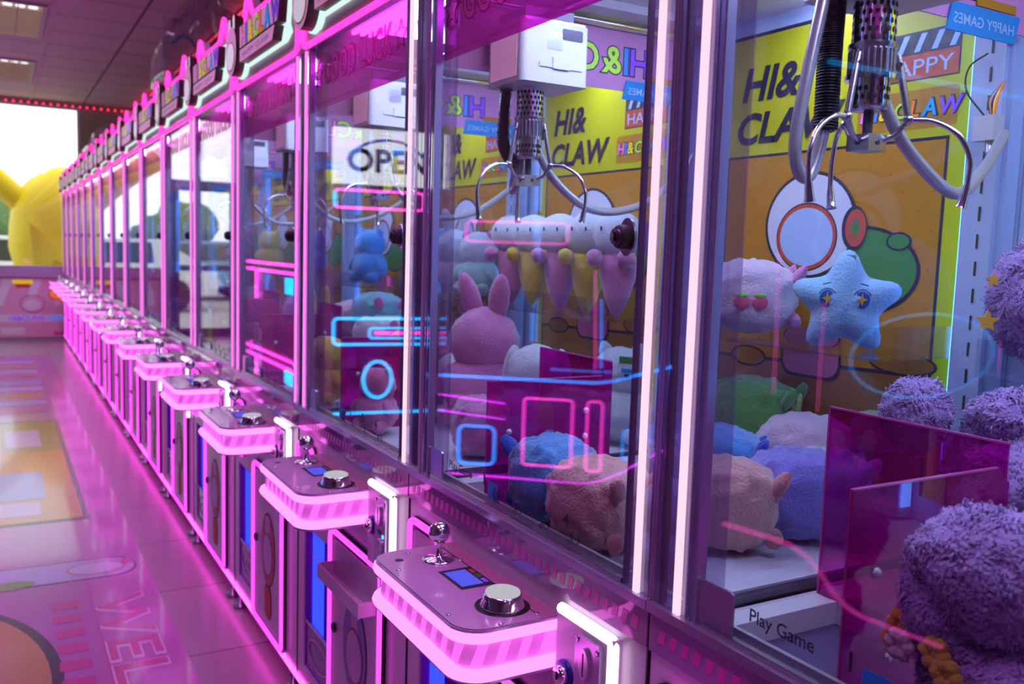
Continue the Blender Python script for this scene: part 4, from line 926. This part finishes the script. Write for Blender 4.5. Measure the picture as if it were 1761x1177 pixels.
nrect(k, .117, .270, .44, .60, 'n_blue', .028, .0065); nrect(k, .390, .591, .45, .73, 'n_pink', .016, .006); nrect(k, .652, .713, .44, .73, 'n_pink', .016, .006); nrect(k, .80, .835, .50, .62, 'n_blue', .015, .0045)
nrect(k, .127, .545, 1.366, 1.448, 'n_dimpink', .02, .006); nline(k, [(.661, 1.265), (.677, .865)], 'n_dimpink', .005); nline(k, [(.69, 1.15), (.70, .87)], 'n_blue', .004); nline(k, [(.01, .728), (.31, .701)], 'n_violet', .004); nline(k, [(.01, .66), (.31, .635)], 'n_violet', .004)
k = kiosk((-.80, 3.75), (-1.24, 3.676), .55, 1.66, 'dark cabinet with cyan oval, under the white OPEN sign across the aisle', w=1.0)
noval(k, .243, .607, .078, .100, 'n_cyan', .009); nrect(k, .0, .60, .801, .942, 'n_cyan', .025, .008); nrect(k, .195, .60, .835, .89, 'n_cyan', .02, .006); nline(k, [(.225, .863), (.58, .863)], 'n_pink', .010); nline(k, [(.006, .424), (.60, .424)], 'n_cyan', .008); nrect(k, .0, .50, 1.535, 1.628, 'n_pink', .02, .007); nline(k, [(.0, 1.545), (.0, 1.618)], 'n_cyan', .009)
sg_ = empty('open_sign', (-.80, 3.75, 0), 'white lit OPEN sign standing on the cabinet with the cyan oval', 'sign', None, math.atan2(-.074, -.44))
MB().box(.0, .62, -.10, -.04, 1.66, 1.96, 'n_white').build('light_box', sg_)
MB().text('OPEN', .17, (.30, -.038, 1.735), X, Z, 'cab_front', align=.5, bold=.03, fit=.46).tube([(.30+.24*cos(t), -.036, 1.74+.165*sin(t)) for t in [pi*i/20 for i in range(2, 19)]], .008, 'l_blue', n=6).build('lettering', sg_)
k = kiosk((-.82, 5.95), (-.82, 4.35), .6, 1.7, 'dark cabinet with pink bars and cyan tiles across the aisle, toward the far door')
for z in (1.20, 1.15, .60, .545): nline(k, [(.05, z), (1.5, z)], 'n_pink', .010)
nline(k, [(.5, 1.15), (.5, .95)], 'n_pink', .010); nline(k, [(.5, .545), (.5, .36)], 'n_pink', .010)
for z in (1.02, .45): MB().box(1.22, 1.40, -.004, .008, z, z+.10, 'n_cyan').build('lit_tile', k)
# ------------------------------------------------------------------ outside
mat('asphalt', (.42, .42, .42), .9, var=(3, .8)); mat('lawn', (.22, .34, .10), .95, var=(2, .6)); mat('leafy', (.24, .40, .14), .9, bump=(9, 1, .3), var=(4, .45)); mat('bark', (.14, .10, .07), .9)
st(MB().box(-60, 40, RY1+.12, 70, -.14, -.10, 'asphalt').box(-60, RX0-.12, -20, RY1+.12, -.14, -.10, 'asphalt').build('ground_outside'))
o = MB().box(-40, 30, 27, 33, -.10, -.06, 'lawn').build('lawn'); st(o)
for i in range(13):
    x = -26+4.2*i+random.uniform(-.3, .3); y = 38+random.uniform(-3, 4); h_ = random.uniform(2.2, 2.9)
    o = empty('tree', (x, y, -.1), ('%s tree from the left of the tree line beyond the car park' % 'first second third fourth fifth sixth seventh eighth ninth tenth eleventh twelfth thirteenth'.split()[i]), 'tree', 'trees beyond the car park')
    MB().tube([(0, 0, 0), (.1, 0, h_*.4), (0, .1, h_*.6)], .22, 'bark', n=7).build('trunk', o)
    q = MB()
    for k in range(5): q.ball((random.uniform(-.6, .6), random.uniform(-.5, .5), h_*.6+random.uniform(-.5, .7)), (1.15, 1.1, h_*.36), 'leafy', n=18, amp=.35, fr=9, seed=i*7+k)
    q.build('crown', o)
for i, (x, y) in enumerate(((-24.0, 3), (-22, 9), (-25, 15), (-23, 21))):
    o = empty('tree', (x, y, -.1), 'tree standing outside the side windows, %s along' % ('first', 'second', 'third', 'fourth')[i], 'tree', 'trees beside the building')
    MB().tube([(0, 0, 0), (.1, 0, 1.6)], .22, 'bark', n=7).build('trunk', o); q = MB()
    for k in range(5): q.ball((random.uniform(-1, 1), random.uniform(-1.4, 1.4), 2.0+random.uniform(-.5, .7)), (1.5, 1.7, 1.2), 'leafy', n=18, amp=.35, fr=9, seed=90+i*7+k)
    q.build('crown', o)
mat('car_white', (.75, .77, .80), .2, coat=.8); mat('car_blue', (.20, .32, .45), .2, coat=.8); mat('car_glass', (.03, .04, .05), .08); mat('tyre', (.02, .02, .02), .8)
def car(x, y, ma, label, rz=0):
    o = empty('car', (x, y, -.10), label, 'car', None, radians(rz))
    body = [(-2.2, .35), (2.15, .35), (2.2, .75), (1.3, .92), (.75, 1.42), (-1.1, 1.45), (-1.9, .98), (-2.22, .9)]
    MB().prism(body, (0, .85, 0), X, Z, 1.7, ma).build('body', o)
    MB().prism([(-1.0, .98), (1.0, .95), (.65, 1.35), (-.95, 1.38)], (0, .86, 0), X, Z, 1.72, 'car_glass').build('side_window', o)
    for wx in (-1.35, 1.35):
        for wy in (-.86, .86): MB().lathe([(.18, -.1), (.33, -.1), (.34, 0), (.33, .1), (.18, .1)], (wx, wy, .34), Y, 'tyre', 18).build('wheel', o)
    return o
car(-3.2, 22.5, 'car_blue', 'blue-grey car parked outside behind the yellow inflatable'); car(-6.5, 25.5, 'car_white', 'white car parked outside, seen in the machine glass', 0); car(-1.0, 19.0, 'car_white', 'white car parked outside close to the far window', 4)
# yellow inflatable figure outside the window
mat('inflatable', (.98, .72, .005), .45, spec=.3)
o = empty('yellow_inflatable', (.06, 13.4, -.1), 'huge yellow inflatable with raised arm outside the far window', 'inflatable')
MB().ball((0, 0, 1.42), (.66, .60, .98), 'inflatable', n=40, amp=.05, fr=5, seed=2).ball((.02, -.1, .5), (.62, .55, .62), 'inflatable', n=30, e=.8).build('body', o)
MB().tube(spline([(-.30, -.05, 1.66), (-.58, -.05, 1.98), (-.95, 0, 2.32), (-1.4, .05, 2.62)], 6), .16, 'inflatable', n=14).build('arm', o)
MB().tube(spline([(.30, -.05, 1.66), (.62, -.05, 1.90), (1.0, 0, 2.15), (1.4, .05, 2.3)], 6), .16, 'inflatable', n=14).build('arm', o)
MB().prism([(-.42, 1.62), (-.10, 1.30), (.35, 1.05), (.36, .90), (-.12, 1.12), (-.30, .80), (-.36, .80)], (0, -.50, 0), X, Z, .14, 'inflatable').build('flap', o)
